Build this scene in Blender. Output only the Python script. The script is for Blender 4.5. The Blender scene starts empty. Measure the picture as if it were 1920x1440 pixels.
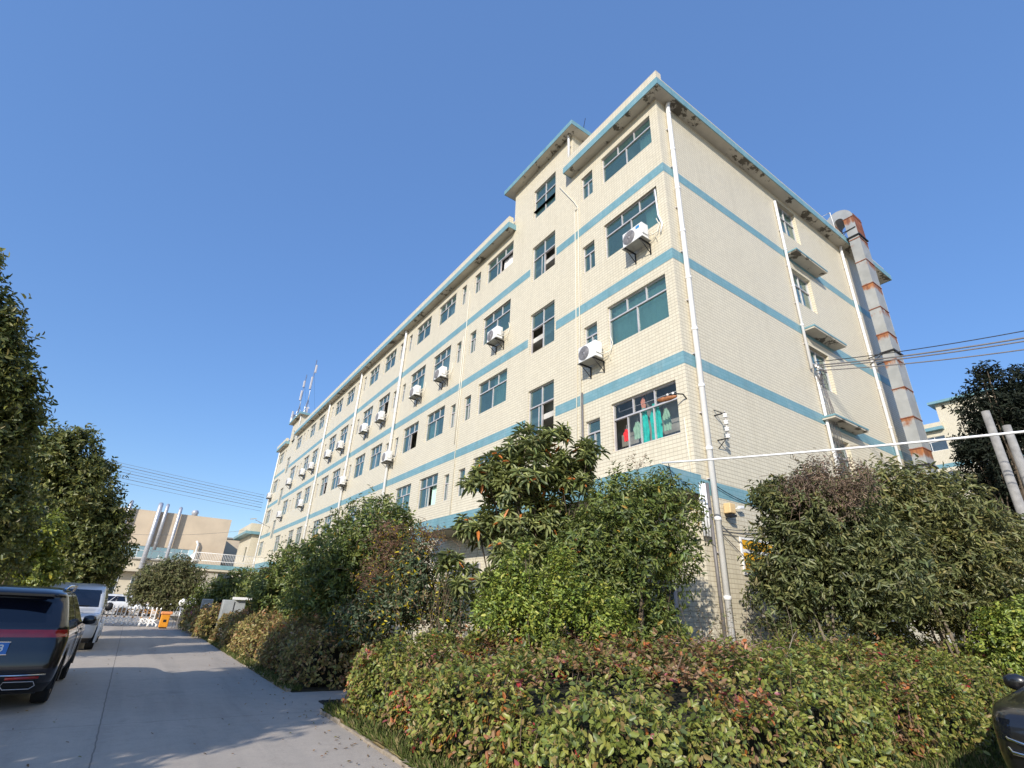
import bpy, math, random
import numpy as np
from mathutils import Matrix, Vector
R=math.radians
rng=np.random.default_rng(7); random.seed(7)
scene=bpy.context.scene
col=scene.collection
# ------------------------------------------------------------------ helpers
class MB:
    def __init__(s): s.v=[]; s.f=[]; s.smooth=[]
    def add(s,vs,fs,sm=False):
        o=len(s.v); s.v+= [tuple(map(float,v)) for v in vs]
        for f in fs: s.f.append(tuple(i+o for i in f)); s.smooth.append(sm)
        return s
    def quad(s,a,b,c,d): return s.add([a,b,c,d],[(0,1,2,3)])
    def box(s,x0,x1,y0,y1,z0,z1,bev=0):
        if x0>x1:x0,x1=x1,x0
        if y0>y1:y0,y1=y1,y0
        v=[(x0,y0,z0),(x1,y0,z0),(x1,y1,z0),(x0,y1,z0),(x0,y0,z1),(x1,y0,z1),(x1,y1,z1),(x0,y1,z1)]
        return s.add(v,[(0,3,2,1),(4,5,6,7),(0,1,5,4),(1,2,6,5),(2,3,7,6),(3,0,4,7)])
    def obox(s,c,ax,ay,az):
        c=Vector(c);ax=Vector(ax);ay=Vector(ay);az=Vector(az)
        v=[c+i*ax+j*ay+k*az for k in(-1,1) for (i,j) in((-1,-1),(1,-1),(1,1),(-1,1))]
        return s.add(v,[(0,3,2,1),(4,5,6,7),(0,1,5,4),(1,2,6,5),(2,3,7,6),(3,0,4,7)])
    def tube(s,pts,rad,n=8,cap=True):
        pts=[Vector(p) for p in pts]
        if not hasattr(rad,'__len__'): rad=[rad]*len(pts)
        o=[];f=[];ref=None
        for i,p in enumerate(pts):
            t=(pts[min(i+1,len(pts)-1)]-pts[max(i-1,0)]).normalized()
            if ref is None:
                ref=t.cross(Vector((0,0,1)))
                if ref.length<.1: ref=t.cross(Vector((1,0,0)))
            a=(ref-t*ref.dot(t)).normalized(); ref=a; b=t.cross(a)
            for k in range(n):
                w=2*math.pi*k/n; o.append(p+(a*math.cos(w)+b*math.sin(w))*rad[i])
        for i in range(len(pts)-1):
            for k in range(n):
                f.append((i*n+k,i*n+(k+1)%n,(i+1)*n+(k+1)%n,(i+1)*n+k))
        s.add(o,f,True)
        if cap:
            m=len(s.v)-len(o)
            s.f.append(tuple(m+k for k in range(n))[::-1]); s.smooth.append(False)
            s.f.append(tuple(m+(len(pts)-1)*n+k for k in range(n))); s.smooth.append(False)
        return s
    def cyl(s,a,b,r,n=12,r2=None): return s.tube([a,b],[r,r if r2 is None else r2],n)
    def lathe(s,prof,n=24,axis='z',c=(0,0,0)):
        o=[];f=[]
        for (r,h) in prof:
            for k in range(n):
                w=2*math.pi*k/n; a,b=r*math.cos(w),r*math.sin(w)
                p={'z':(a,b,h),'x':(h,a,b),'y':(a,h,b)}[axis]
                o.append((p[0]+c[0],p[1]+c[1],p[2]+c[2]))
        for i in range(len(prof)-1):
            for k in range(n): f.append((i*n+k,i*n+(k+1)%n,(i+1)*n+(k+1)%n,(i+1)*n+k))
        return s.add(o,f,True)
    def mesh(s,name,mat):
        me=bpy.data.meshes.new(name); me.from_pydata(s.v,[],s.f); me.update()
        me.polygons.foreach_set('use_smooth',s.smooth)
        if mat: me.materials.append(mat)
        return me
    def build(s,name,mat,parent=None,loc=None):
        return link(name,s.mesh(name,mat),parent,loc)
def link(name,data,parent=None,loc=None):
    o=bpy.data.objects.new(name,data); col.objects.link(o)
    if parent: o.parent=parent
    if loc is not None: o.location=loc
    return o
def tag(o,label=None,cat=None,group=None,kind=None):
    if label: o['label']=label
    if cat: o['category']=cat
    if group: o['group']=group
    if kind: o['kind']=kind
    return o
def empty(name,label,cat,loc=(0,0,0),rz=0,group=None):
    o=link(name,None); o.location=loc; o.rotation_euler=(0,0,rz); o.empty_display_size=.1
    return tag(o,label,cat,group)
def copy_tree(o,parent=None):
    c=o.copy(); col.objects.link(c)
    if parent: c.parent=parent
    for ch in list(o.children): copy_tree(ch,c)
    return c
def bevel(o,w,seg=2):
    m=o.modifiers.new('bevel','BEVEL'); m.width=w; m.segments=seg; m.limit_method='ANGLE'
    return o
# ------------------------------------------------------------------ materials
def newmat(name):
    m=bpy.data.materials.new(name); m.use_nodes=True; nt=m.node_tree
    return m,nt,nt.nodes['Principled BSDF']
def N(nt,t,**k):
    n=nt.nodes.new('ShaderNode'+t)
    for a,b in k.items():
        if a in n.inputs: n.inputs[a].default_value=b
        else: setattr(n,a,b)
    return n
def L(nt,a,b): nt.links.new(a,b)
def math_(nt,op,a,b=None,c=None):
    n=nt.nodes.new('ShaderNodeMath'); n.operation=op
    for i,x in enumerate((a,b,c)):
        if x is None: continue
        if isinstance(x,(int,float)): n.inputs[i].default_value=x
        else: L(nt,x,n.inputs[i])
    return n.outputs[0]
def mixc(nt,f,a,b):
    n=nt.nodes.new('ShaderNodeMix'); n.data_type='RGBA'
    for k,x in ((0,f),(6,a),(7,b)):
        if isinstance(x,(int,float)): n.inputs[k].default_value=x
        elif isinstance(x,tuple): n.inputs[k].default_value=(*x,1) if len(x)==3 else x
        else: L(nt,x,n.inputs[k])
    return n.outputs[2]
def ramp(nt,f,a,b):
    n=nt.nodes.new('ShaderNodeMapRange'); n.inputs[1].default_value=a; n.inputs[2].default_value=b; n.clamp=True
    L(nt,f,n.inputs[0]); return n.outputs[0]
def noise(nt,scale,detail=4,vec=None,rough=.6):
    n=N(nt,'TexNoise'); n.inputs['Scale'].default_value=scale; n.inputs['Detail'].default_value=detail; n.inputs['Roughness'].default_value=rough
    if vec is None:
        g=N(nt,'NewGeometry'); vec=g.outputs['Position']
    L(nt,vec,n.inputs['Vector']); return n.outputs['Fac']
def scaled(nt,s):
    g=N(nt,'NewGeometry'); v=nt.nodes.new('ShaderNodeVectorMath'); v.operation='MULTIPLY'
    L(nt,g.outputs['Position'],v.inputs[0]); v.inputs[1].default_value=s; return v.outputs[0]
def simple(name,c,rough=.6,metal=0,var=.15,scale=6,bump=0,coat=0,spec=None,dirt=None):
    m,nt,p=newmat(name)
    f=noise(nt,scale,5)
    a=tuple(min(1,x*(1+var)) for x in c); b=tuple(x*(1-var) for x in c)
    cc=mixc(nt,ramp(nt,f,.3,.7),b,a)
    if dirt:
        cc=mixc(nt,math_(nt,'MULTIPLY',ramp(nt,noise(nt,scale*.35,6),.5,.75),dirt[1]),cc,dirt[0])
    L(nt,cc,p.inputs['Base Color']); p.inputs['Roughness'].default_value=rough; p.inputs['Metallic'].default_value=metal
    if coat: p.inputs['Coat Weight'].default_value=coat; p.inputs['Coat Roughness'].default_value=.04
    if spec is not None: p.inputs['Specular IOR Level'].default_value=spec
    if bump:
        bn=N(nt,'Bump'); bn.inputs['Strength'].default_value=bump; bn.inputs['Distance'].default_value=.01
        L(nt,f,bn.inputs['Height']); L(nt,bn.outputs[0],p.inputs['Normal'])
    return m
def tilemat(name,c1,c2,grout,w=.125,h=.105,line=.012,grime=.5):
    m,nt,p=newmat(name)
    g=N(nt,'NewGeometry'); sp=N(nt,'SeparateXYZ'); L(nt,g.outputs['Position'],sp.inputs[0])
    sn=N(nt,'SeparateXYZ'); L(nt,g.outputs['Normal'],sn.inputs[0])
    isx=math_(nt,'GREATER_THAN',math_(nt,'ABSOLUTE',sn.outputs[0]),.6)
    u=math_(nt,'ADD',math_(nt,'MULTIPLY',sp.outputs[1],isx),math_(nt,'MULTIPLY',sp.outputs[0],math_(nt,'SUBTRACT',1,isx)))
    us=math_(nt,'DIVIDE',math_(nt,'ADD',u,200.03),w); vs=math_(nt,'DIVIDE',math_(nt,'ADD',sp.outputs[2],20.0),h)
    fu=math_(nt,'FRACT',us); fv=math_(nt,'FRACT',vs)
    lu=math_(nt,'LESS_THAN',fu,line/w*.8); lv=math_(nt,'LESS_THAN',fv,line/h*1.25)
    ln=math_(nt,'MAXIMUM',math_(nt,'MULTIPLY',lu,.75),lv)
    cb=N(nt,'CombineXYZ'); L(nt,math_(nt,'FLOOR',us),cb.inputs[0]); L(nt,math_(nt,'FLOOR',vs),cb.inputs[1])
    wn=N(nt,'TexWhiteNoise'); L(nt,cb.outputs[0],wn.inputs['Vector'])
    big=noise(nt,.35,5); strk=noise(nt,1.0,5,scaled(nt,(3.0,3.0,.22)))
    base=mixc(nt,wn.outputs['Value'],c1,c2)
    base=mixc(nt,math_(nt,'MULTIPLY',ramp(nt,big,.42,.68),.25*grime),base,tuple(x*.78 for x in c1))
    base=mixc(nt,math_(nt,'MULTIPLY',ramp(nt,strk,.52,.78),.48*grime),base,tuple(x*y for x,y in zip(c1,(.62,.6,.54))))
    base=mixc(nt,math_(nt,'MULTIPLY',math_(nt,'GREATER_THAN',wn.outputs['Value'],.99),.22),base,tuple(x*.6 for x in c1))
    fade=ramp(nt,noise(nt,1.6,7,rough=.75),.5,.72); base=mixc(nt,math_(nt,'MULTIPLY',fade,.16*grime),base,(.6,.6,.56))
    cc=mixc(nt,ln,base,grout)
    L(nt,cc,p.inputs['Base Color'])
    L(nt,math_(nt,'ADD',math_(nt,'MULTIPLY',ln,.35),math_(nt,'ADD',.33,math_(nt,'MULTIPLY',wn.outputs['Value'],.12))),p.inputs['Roughness'])
    bn=N(nt,'Bump'); bn.inputs['Strength'].default_value=.35; bn.inputs['Distance'].default_value=.01
    L(nt,math_(nt,'SUBTRACT',math_(nt,'MULTIPLY',wn.outputs['Value'],.2),ln),bn.inputs['Height']); L(nt,bn.outputs[0],p.inputs['Normal'])
    return m
M={}
M['tile']=tilemat('cream_tile',(.655,.595,.455),(.71,.65,.505),(.42,.365,.27))
M['blue']=tilemat('blue_tile',(.165,.325,.375),(.20,.37,.42),(.10,.23,.27),line=.006,grime=1.2)
M['pipe']=simple('white_pvc',(.84,.84,.84),.35,var=.05,scale=2)
M['pipe_grey']=simple('grey_pvc',(.16,.15,.15),.45)
M['conduit']=simple('ivory_conduit',(.74,.70,.60),.5,var=.06)
M['alu']=simple('aluminium_frame',(.56,.53,.53),.4,.2,var=.12,scale=3)
M['black']=simple('black_plastic',(.015,.015,.017),.45)
M['blackiron']=simple('black_iron',(.02,.02,.022),.5,.3)
M['acwhite']=simple('ac_white',(.80,.80,.79),.35,var=.05,scale=3,dirt=((.5,.47,.40),.35))
M['acgrille']=simple('ac_grille',(.30,.29,.30),.5)
M['aclogo']=simple('ac_logo_blue',(.05,.26,.55),.4)
M['concrete_trim']=simple('grey_cement',(.36,.35,.32),.85,var=.2,scale=3,bump=.3)
M['inner']=simple('dim_interior',(.50,.48,.44),.9,var=.45,scale=.8)
M['roof']=simple('roof_screed',(.3,.29,.27),.9)
M['curtain_mint']=simple('mint_curtain',(.50,.74,.63),.9,var=.12,scale=1.2)
M['curtain_white']=simple('white_curtain',(.72,.70,.70),.9,var=.1,scale=1.5)
M['curtain_violet']=simple('violet_curtain',(.30,.22,.46),.9,var=.15)
def soffit():
    m,nt,p=newmat('peeling_soffit')
    n1=noise(nt,2.4,7,rough=.7); n2=noise(nt,.5,3)
    f=ramp(nt,math_(nt,'ADD',math_(nt,'MULTIPLY',n1,.7),math_(nt,'MULTIPLY',n2,.45)),.625,.65)
    base=mixc(nt,ramp(nt,noise(nt,1.1,5),.35,.7),(.60,.56,.47),(.47,.43,.36))
    cc=mixc(nt,f,base,(.13,.115,.09))
    L(nt,cc,p.inputs['Base Color']); p.inputs['Roughness'].default_value=.9
    bn=N(nt,'Bump'); bn.inputs['Strength'].default_value=.6; bn.inputs['Distance'].default_value=.02; bn.invert=True
    L(nt,f,bn.inputs['Height']); L(nt,bn.outputs[0],p.inputs['Normal'])
    return m
M['soffit']=soffit()
def glassmat(name,tint,trans,diff,fk=.9):
    m,nt,p=newmat(name); out=nt.nodes['Material Output']
    t=N(nt,'BsdfTransparent'); t.inputs[0].default_value=(*tint,1)
    d=N(nt,'BsdfDiffuse'); d.inputs[0].default_value=(*diff,1)
    g=N(nt,'BsdfGlossy'); g.inputs['Roughness'].default_value=.03; g.inputs[0].default_value=(.85,.95,.95,1)
    bn=N(nt,'Bump'); bn.inputs['Strength'].default_value=.22; bn.inputs['Distance'].default_value=.05
    L(nt,noise(nt,1.5,2),bn.inputs['Height']); L(nt,bn.outputs[0],g.inputs['Normal'])
    m1=N(nt,'MixShader'); m1.inputs[0].default_value=trans; L(nt,d.outputs[0],m1.inputs[1]); L(nt,t.outputs[0],m1.inputs[2])
    fr=N(nt,'Fresnel'); fr.inputs[0].default_value=1.5
    m2=N(nt,'MixShader'); L(nt,math_(nt,'ADD',.08*fk,math_(nt,'MULTIPLY',fr.outputs[0],fk)),m2.inputs[0]); L(nt,m1.outputs[0],m2.inputs[1]); L(nt,g.outputs[0],m2.inputs[2])
    L(nt,m2.outputs[0],out.inputs[0]); return m
M['glass']=glassmat('teal_window_glass',(.80,.95,.93),.74,(.15,.30,.285))
M['glass_clear']=glassmat('clear_window_glass',(.97,.99,.99),.97,(.2,.3,.3),.45)
M['glass_grey']=glassmat('grey_window_glass',(.6,.68,.7),.6,(.12,.15,.17))
M['carglass']=simple('dark_car_glass',(.006,.008,.016),.04,var=.1,spec=.8)
def paint(name,c,rough=.3):
    m,nt,p=newmat(name)
    cc=mixc(nt,ramp(nt,noise(nt,3,5),.4,.7),c,tuple(x*.85+.006 for x in c))
    L(nt,cc,p.inputs['Base Color']); p.inputs['Roughness'].default_value=rough; p.inputs['Coat Weight'].default_value=1; p.inputs['Coat Roughness'].default_value=.06
    return m
M['suvpaint']=paint('plum_black_paint',(.007,.004,.008),.25)
M['blackpaint']=paint('black_paint',(.010,.010,.012),.3)
M['whitepaint']=paint('white_paint',(.70,.71,.73),.35)
M['tyre']=simple('tyre_rubber',(.014,.014,.014),.85)
M['rim']=simple('alloy_rim',(.45,.45,.47),.3,.9)
M['chrome']=simple('chrome_trim',(.75,.75,.77),.15,1)
M['tail']=simple('red_tail_lamp',(.42,.008,.012),.15,coat=1)
M['plate']=simple('blue_plate',(.03,.20,.62),.35,var=.03)
M['platewhite']=simple('plate_white',(.85,.85,.85),.4)
M['lampclear']=simple('headlamp_clear',(.25,.26,.28),.08,coat=1)
M['bark']=simple('bark',(.11,.085,.06),.95,var=.4,scale=12,bump=.6)
M['barklight']=simple('pale_bark',(.23,.19,.14),.95,var=.35,scale=10,bump=.5)
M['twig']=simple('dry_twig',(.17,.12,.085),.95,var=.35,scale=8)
M['core']=simple('hedge_shade_dark',(.022,.022,.012),1,var=.4)  # near-black: the hedge's inner shade is put into this colour
M['orange']=simple('orange_paint',(.75,.30,.02),.5,var=.1)
M['steel']=simple('stainless_steel',(.62,.63,.66),.28,.85,var=.08,scale=2)
M['galv']=simple('galvanised_pipe',(.50,.51,.55),.35,.35,var=.1,scale=1.5)
M['tanwall']=simple('tan_render',(.61,.50,.37),.9,var=.09,scale=.5,dirt=((.42,.32,.22),.5))
M['palewall']=simple('pale_render',(.56,.50,.39),.9,var=.08,scale=.5)
M['yellow']=simple('yellow_panel',(.80,.42,.01),.5,var=.1)
M['board']=simple('grey_cabinet',(.36,.38,.38),.5,var=.12,scale=3,dirt=((.2,.2,.18),.5))
M['pole']=simple('weathered_concrete',(.27,.265,.26),.9,var=.25,scale=4,bump=.4)
M['lampbrown']=simple('rusty_lamp',(.33,.13,.05),.6,var=.5,scale=12)
M['ceramic']=simple('white_ceramic',(.88,.87,.85),.25,var=.03)
M['tealcloth']=simple('turquoise_cloth',(.03,.60,.50),.9,var=.25,scale=9)
M['mintcloth']=simple('pale_green_cloth',(.38,.58,.42),.9,var=.15)
M['redcloth']=simple('red_cloth',(.60,.03,.04),.9,var=.1)
M['orangecloth']=simple('salmon_cloth',(.75,.32,.22),.9,var=.1)
M['whitething']=simple('matte_white',(.75,.75,.74),.6,var=.08)
M['yellowbox']=simple('ochre_box',(.72,.52,.27),.6,var=.08)
def metalduct():
    m,nt,p=newmat('rust_stained_sheet')
    g=N(nt,'NewGeometry'); sp=N(nt,'SeparateXYZ'); L(nt,g.outputs['Position'],sp.inputs[0])
    # distance below each joint drives the rust streaks
    fz=math_(nt,'FRACT',math_(nt,'DIVIDE',math_(nt,'SUBTRACT',19.1,sp.outputs[2]),1.25))
    st=noise(nt,1,6,scaled(nt,(7,7,.7)),.7); blot=noise(nt,1.1,5)
    near=math_(nt,'SUBTRACT',1,ramp(nt,fz,0,.42)); edge=ramp(nt,fz,.9,1)
    f=math_(nt,'MULTIPLY',math_(nt,'MULTIPLY',math_(nt,'ADD',math_(nt,'MULTIPLY',near,1.0),math_(nt,'MULTIPLY',edge,.5)),math_(nt,'ADD',math_(nt,'MULTIPLY',st,1.9),-.1)),math_(nt,'MULTIPLY',ramp(nt,blot,.35,.62),1.25))
    f=math_(nt,'MULTIPLY',ramp(nt,f,.24,.5),.95)
    base=mixc(nt,ramp(nt,noise(nt,2,4),.3,.7),(.36,.37,.37),(.27,.28,.28))
    rust=mixc(nt,ramp(nt,st,.4,.65),(.36,.13,.035),(.16,.05,.02))
    L(nt,mixc(nt,f,base,rust),p.inputs['Base Color']); p.inputs['Roughness'].default_value=.6; p.inputs['Metallic'].default_value=.12
    return m
M['duct']=metalduct()
M['rust']=simple('rust_red',(.20,.065,.032),.8,var=.5,scale=5)
def roadmat():
    m,nt,p=newmat('worn_concrete_road')
    g=N(nt,'NewGeometry'); sp=N(nt,'SeparateXYZ'); L(nt,g.outputs['Position'],sp.inputs[0])
    x,y=sp.outputs[0],sp.outputs[1]
    wob=math_(nt,'MULTIPLY',math_(nt,'SUBTRACT',noise(nt,3,4),.5),.05)
    d1=math_(nt,'ABSOLUTE',math_(nt,'ADD',math_(nt,'ADD',x,10.15),wob))
    j1=math_(nt,'LESS_THAN',d1,.008)
    fy=math_(nt,'FRACT',math_(nt,'DIVIDE',math_(nt,'ADD',y,101.2),4.5))
    j2=math_(nt,'LESS_THAN',fy,.005)
    big=noise(nt,.45,6); med=noise(nt,5,8,rough=.75); fine=noise(nt,90,3)
    base=mixc(nt,ramp(nt,big,.3,.7),(.43,.375,.315),(.53,.465,.39))
    base=mixc(nt,math_(nt,'MULTIPLY',ramp(nt,med,.48,.72),.6),base,(.37,.31,.265))
    base=mixc(nt,math_(nt,'MULTIPLY',ramp(nt,fine,.35,.75),.35),base,(.23,.21,.19))
    base=mixc(nt,math_(nt,'MULTIPLY',ramp(nt,noise(nt,1,5,scaled(nt,(1.6,.12,1))),.5,.72),.5),base,(.25,.225,.20))
    st2=noise(nt,.9,6,rough=.7); base=mixc(nt,math_(nt,'MULTIPLY',ramp(nt,st2,.6,.7),.35),base,(.20,.18,.16))
    cr=noise(nt,.6,9,rough=.8); crack=math_(nt,'LESS_THAN',math_(nt,'ABSOLUTE',math_(nt,'SUBTRACT',cr,.5)),.002)
    j=math_(nt,'MAXIMUM',j1,math_(nt,'MULTIPLY',math_(nt,'MAXIMUM',j2,crack),.5))
    L(nt,mixc(nt,j,base,(.2,.175,.15)),p.inputs['Base Color']); p.inputs['Roughness'].default_value=.85
    bn=N(nt,'Bump'); bn.inputs['Strength'].default_value=.35; bn.inputs['Distance'].default_value=.008
    L(nt,fine,bn.inputs['Height']); L(nt,bn.outputs[0],p.inputs['Normal'])
    return m
M['road']=roadmat()
M['soil']=simple('leaf_littered_soil',(.10,.085,.05),1,var=.5,scale=5,bump=.5)
M['kerb']=simple('earthy_kerb',(.30,.25,.19),.9,var=.3,scale=7,bump=.5)
def leafmat(name,rough=.42,trans=.28,spec=.5):
    m,nt,p=newmat(name); out=nt.nodes['Material Output']
    a=N(nt,'Attribute'); a.attribute_name='Col'
    L(nt,a.outputs['Color'],p.inputs['Base Color']); p.inputs['Roughness'].default_value=rough; p.inputs['Specular IOR Level'].default_value=spec
    t=N(nt,'BsdfTranslucent'); hs=N(nt,'HueSaturation'); hs.inputs['Value'].default_value=1.3; hs.inputs['Hue'].default_value=.485
    L(nt,a.outputs['Color'],hs.inputs['Color']); L(nt,hs.outputs[0],t.inputs[0])
    mx=N(nt,'MixShader'); mx.inputs[0].default_value=trans; L(nt,p.outputs[0],mx.inputs[1]); L(nt,t.outputs[0],mx.inputs[2]); L(nt,mx.outputs[0],out.inputs[0])
    return m
M['leaf']=leafmat('waxy_leaf'); M['leafdull']=leafmat('dull_leaf',.65,.3,.25)

# ------------------------------------------------------------------ camera, light
cam=bpy.data.cameras.new('camera'); co=link('camera',cam)
cam.sensor_width=36; cam.lens=36*949.33/1920; cam.clip_start=.05; cam.clip_end=2000
r=Vector((0.8198076,-0.5711317,0.04152193)); u=Vector((-0.26464435,-0.31357378,0.91194016)); f=Vector((0.50781774,0.75860402,0.40821695))
mw=Matrix((( r.x,u.x,-f.x,-10.2756),(r.y,u.y,-f.y,-7.2982),(r.z,u.z,-f.z,1.6),(0,0,0,1))); co.matrix_world=mw
scene.camera=co
sd=Vector((1.4,1.0,-.84)).normalized()
sl=bpy.data.lights.new('sun','SUN'); so=link('sun',sl); sl.energy=5.0; sl.angle=R(.53); sl.color=(1,.93,.82)
so.rotation_euler=sd.to_track_quat('-Z','Y').to_euler()
w=bpy.data.worlds.new('World'); scene.world=w; w.use_nodes=True; nt=w.node_tree
sky=nt.nodes.new('ShaderNodeTexSky'); sky.sky_type='NISHITA'; sky.sun_disc=False
sky.sun_elevation=math.asin(-sd.z); sky.sun_rotation=math.atan2(-sd.x,-sd.y)
sky.air_density=1.15; sky.dust_density=.6; sky.ozone_density=2.6; sky.altitude=0
hs=nt.nodes.new('ShaderNodeHueSaturation'); hs.inputs['Saturation'].default_value=1.25; hs.inputs['Value'].default_value=1.5; hs.inputs['Hue'].default_value=.508
nt.links.new(sky.outputs[0],hs.inputs['Color']); mxs=nt.nodes.new('ShaderNodeMix'); mxs.data_type='RGBA'; mxs.inputs[0].default_value=.5; mxs.inputs[7].default_value=(1.25,2.3,4.85,1)
nt.links.new(hs.outputs[0],mxs.inputs[6]); nt.links.new(mxs.outputs[2],nt.nodes['Background'].inputs[0]); nt.nodes['Background'].inputs[1].default_value=.15
scene.view_settings.view_transform='Standard'; scene.view_settings.look='None'; scene.view_settings.exposure=0

# ------------------------------------------------------------------ foliage
def jit(c,n,a=.18):
    c=np.array(c,float)[None,:]*np.ones((n,1)); v=1+rng.normal(0,a,(n,1)); h=1+rng.normal(0,a*.35,(n,3))
    return np.clip(c*v*h,.004,.9)
def unit(v): return v/np.maximum(np.linalg.norm(v,axis=1,keepdims=True),1e-6)
def leaves_mesh(name,B,D,U,ln,wd,colr,mat,fold=.18,droop=.15):
    """one six-cornered folded blade per leaf"""
    n=len(B); D=unit(D); S=unit(np.cross(D,U)); Nn=unit(np.cross(S,D))
    ln=np.asarray(ln).reshape(-1,1)*np.ones((n,1)); wd=np.asarray(wd).reshape(-1,1)*np.ones((n,1))
    up=Nn*wd*fold
    V=np.stack([B, B+D*ln*.33+S*wd*.5+up, B+D*ln*.72+S*wd*.40+up-Nn*ln*droop*.4, B+D*ln-Nn*ln*droop,
                B+D*ln*.72-S*wd*.40+up-Nn*ln*droop*.4, B+D*ln*.33-S*wd*.5+up],1).reshape(-1,3)
    me=bpy.data.meshes.new(name); me.vertices.add(n*6); me.vertices.foreach_set('co',V.astype(np.float32).ravel())
    idx=(np.arange(n)*6)[:,None]; q=np.stack([idx+np.array([[0,1,2,3]]),idx+np.array([[0,3,4,5]])],1).reshape(-1)
    me.loops.add(n*8); me.loops.foreach_set('vertex_index',q.astype(np.int32))
    me.polygons.add(n*2); me.polygons.foreach_set('loop_start',(np.arange(n*2)*4).astype(np.int32))
    me.update(calc_edges=True)
    ca=me.color_attributes.new('Col','FLOAT_COLOR','POINT')
    cc=np.concatenate([np.repeat(colr,6,0),np.ones((n*6,1))],1).astype(np.float32); ca.data.foreach_set('color',cc.ravel())
    me.materials.append(mat); me.validate()
    return me
def pal(n,P,patch=None):
    """P: list of (weight, colour)"""
    w=np.array([p[0] for p in P],float); w/=w.sum()
    k=rng.choice(len(P),n,p=w); C=np.array([p[1] for p in P]); C=C*1.95; return np.clip(jit((1,1,1),n)*C[k],.004,.75)
def hnoise(p,s,seed=0):
    x=p*s; return (np.sin(x[:,0]*1.7+seed)+np.sin(x[:,1]*2.1+seed*1.3+x[:,2])+np.sin(x[:,2]*1.9-x[:,0]*1.1+seed*.7)+np.sin((x[:,0]+x[:,1])*3.1+seed))/4
def crown(lobes,nt_,per,ln,wd,P,seedn=1,droop=.2,tw=.28,fill=.25,open_=.16,upb=.35,mat='leaf',spread=1.0,name='crown'):
    Lb=np.array(lobes); w=Lb[:,3]**2; w/=w.sum()
    n=nt_; k=rng.choice(len(Lb),n,p=w); d=unit(rng.normal(size=(n,3)))
    rad=Lb[k,3]; bump=1+.17*hnoise(d*3+Lb[k,:3],1.6,seedn)
    rf=1-np.abs(rng.normal(0,open_,n)); inn=rng.random(n)<fill; rf[inn]=rng.random(inn.sum())*.8; out_=rng.random(n)<.06; rf[out_]=1+rng.random(out_.sum())*.28
    p=Lb[k,:3]+d*(rad*rf*bump)[:,None]
    # keep holes: drop twigs where a coarse noise is low
    hn=hnoise(p,2.2,seedn+3); keep=(hn>-.42)|(rng.random(n)<.25)
    keep&=p[:,2]>.15
    p=p[keep]; d=d[keep]; n=len(p)
    td=unit(d*.8+np.array([0,0,upb])+rng.normal(0,.35,(n,3)))
    tint=jit((1,1,1),n,.16)
    lp=[];ld=[];lu=[];tn=[]
    for j in range(per):
        t=(j+.5)/per
        a=unit(np.cross(td,rng.normal(size=(n,3))))
        ld.append(unit(td*(.35+.5*t)+a*spread+np.array([0,0,-droop])*1.0)); lp.append(p+td*(tw*(t-.5))+rng.normal(0,.015,(n,3)))
        lu.append(td+rng.normal(0,.35,(n,3))); tn.append(tint)
    B=np.concatenate(lp);D=np.concatenate(ld);U=np.concatenate(lu);T=np.concatenate(tn); m=len(B)
    c=pal(m,P)*T
    s=np.clip(1+rng.normal(0,.22,m),.5,1.6)
    return leaves_mesh(name,B,D,U,ln*s,wd*s,c,M[mat],droop=droop)
def limbs(base,lobes,r0,n=9,sub=2,multi=1):
    mb=MB(); bx=Vector(base)
    for k,l in enumerate(lobes[:n]):
        c=Vector(l[:3]); b=bx+Vector((random.uniform(-.12,.12)*multi,random.uniform(-.12,.12)*multi,0))
        mid=b.lerp(c,.45)+Vector((random.uniform(-.15,.15),random.uniform(-.15,.15),.15*(c.z-b.z)*.5))
        pts=[b,b.lerp(mid,.5)+Vector((random.uniform(-.05,.05),random.uniform(-.05,.05),.08)),mid,mid.lerp(c,.6),c]
        s=1 if k==0 else .55
        mb.tube(pts,[r0*s,r0*.8*s,r0*.5*s,r0*.3*s,r0*.12*s],7)
        for j in range(sub):
            d=Vector(np.random.default_rng(k*7+j).normal(size=3)).normalized(); d.z=abs(d.z)*.6
            mb.tube([mid.lerp(c,.3+.3*j),mid.lerp(c,.5+.3*j)+d*l[3]*.4,c+d*l[3]*.8],[r0*.22,r0*.14,r0*.05],5)
    return mb
G_OSM=[(5,(.10,.13,.03)),(4,(.055,.08,.022)),(4,(.15,.175,.045)),(1,(.09,.11,.05)),(.25,(.3,.2,.04))]
G_DARK=[(5,(.062,.078,.022)),(4,(.11,.12,.035)),(2,(.17,.17,.045))]
G_OLV=[(4,(.075,.09,.03)),(3,(.05,.065,.025)),(2,(.13,.13,.04)),(1,(.16,.12,.05))]
G_BRI=[(5,(.15,.195,.035)),(3,(.22,.26,.05)),(3,(.085,.12,.03)),(1,(.30,.30,.06))]
def tree(name,label,cat,base,lobes,cnt,per,ln,wd,P,r0=.09,seedn=1,group=None,bark='bark',nl=9,sub=2,multi=1,**k):
    t=empty(name,label,cat,base,group=group)
    o=limbs((0,0,0),[(l[0]-base[0],l[1]-base[1],l[2]-base[2],l[3]) for l in lobes],r0,nl,sub,multi).build('trunk' if multi==1 else 'branches',M[bark],t)
    me=crown(lobes,cnt,per,ln,wd,P,seedn,**k); c=link('crown',me,t,(-base[0],-base[1],-base[2]))
    return t
T1=[(-3.10,-0.79,3.11,0.92),(-3.55,-0.20,2.59,0.82),(-2.64,-1.22,3.35,0.58),(-2.36,-1.03,2.65,0.48),(-2.96,-0.47,2.35,0.97),(-3.49,0.09,1.97,0.68),(-3.45,-0.76,3.49,0.48),(-2.87,-1.26,3.70,0.34),(-3.0,-.6,1.5,.75),(-3.6,.1,1.3,.6),(-2.9,-.9,1.15,.6)]
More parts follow.
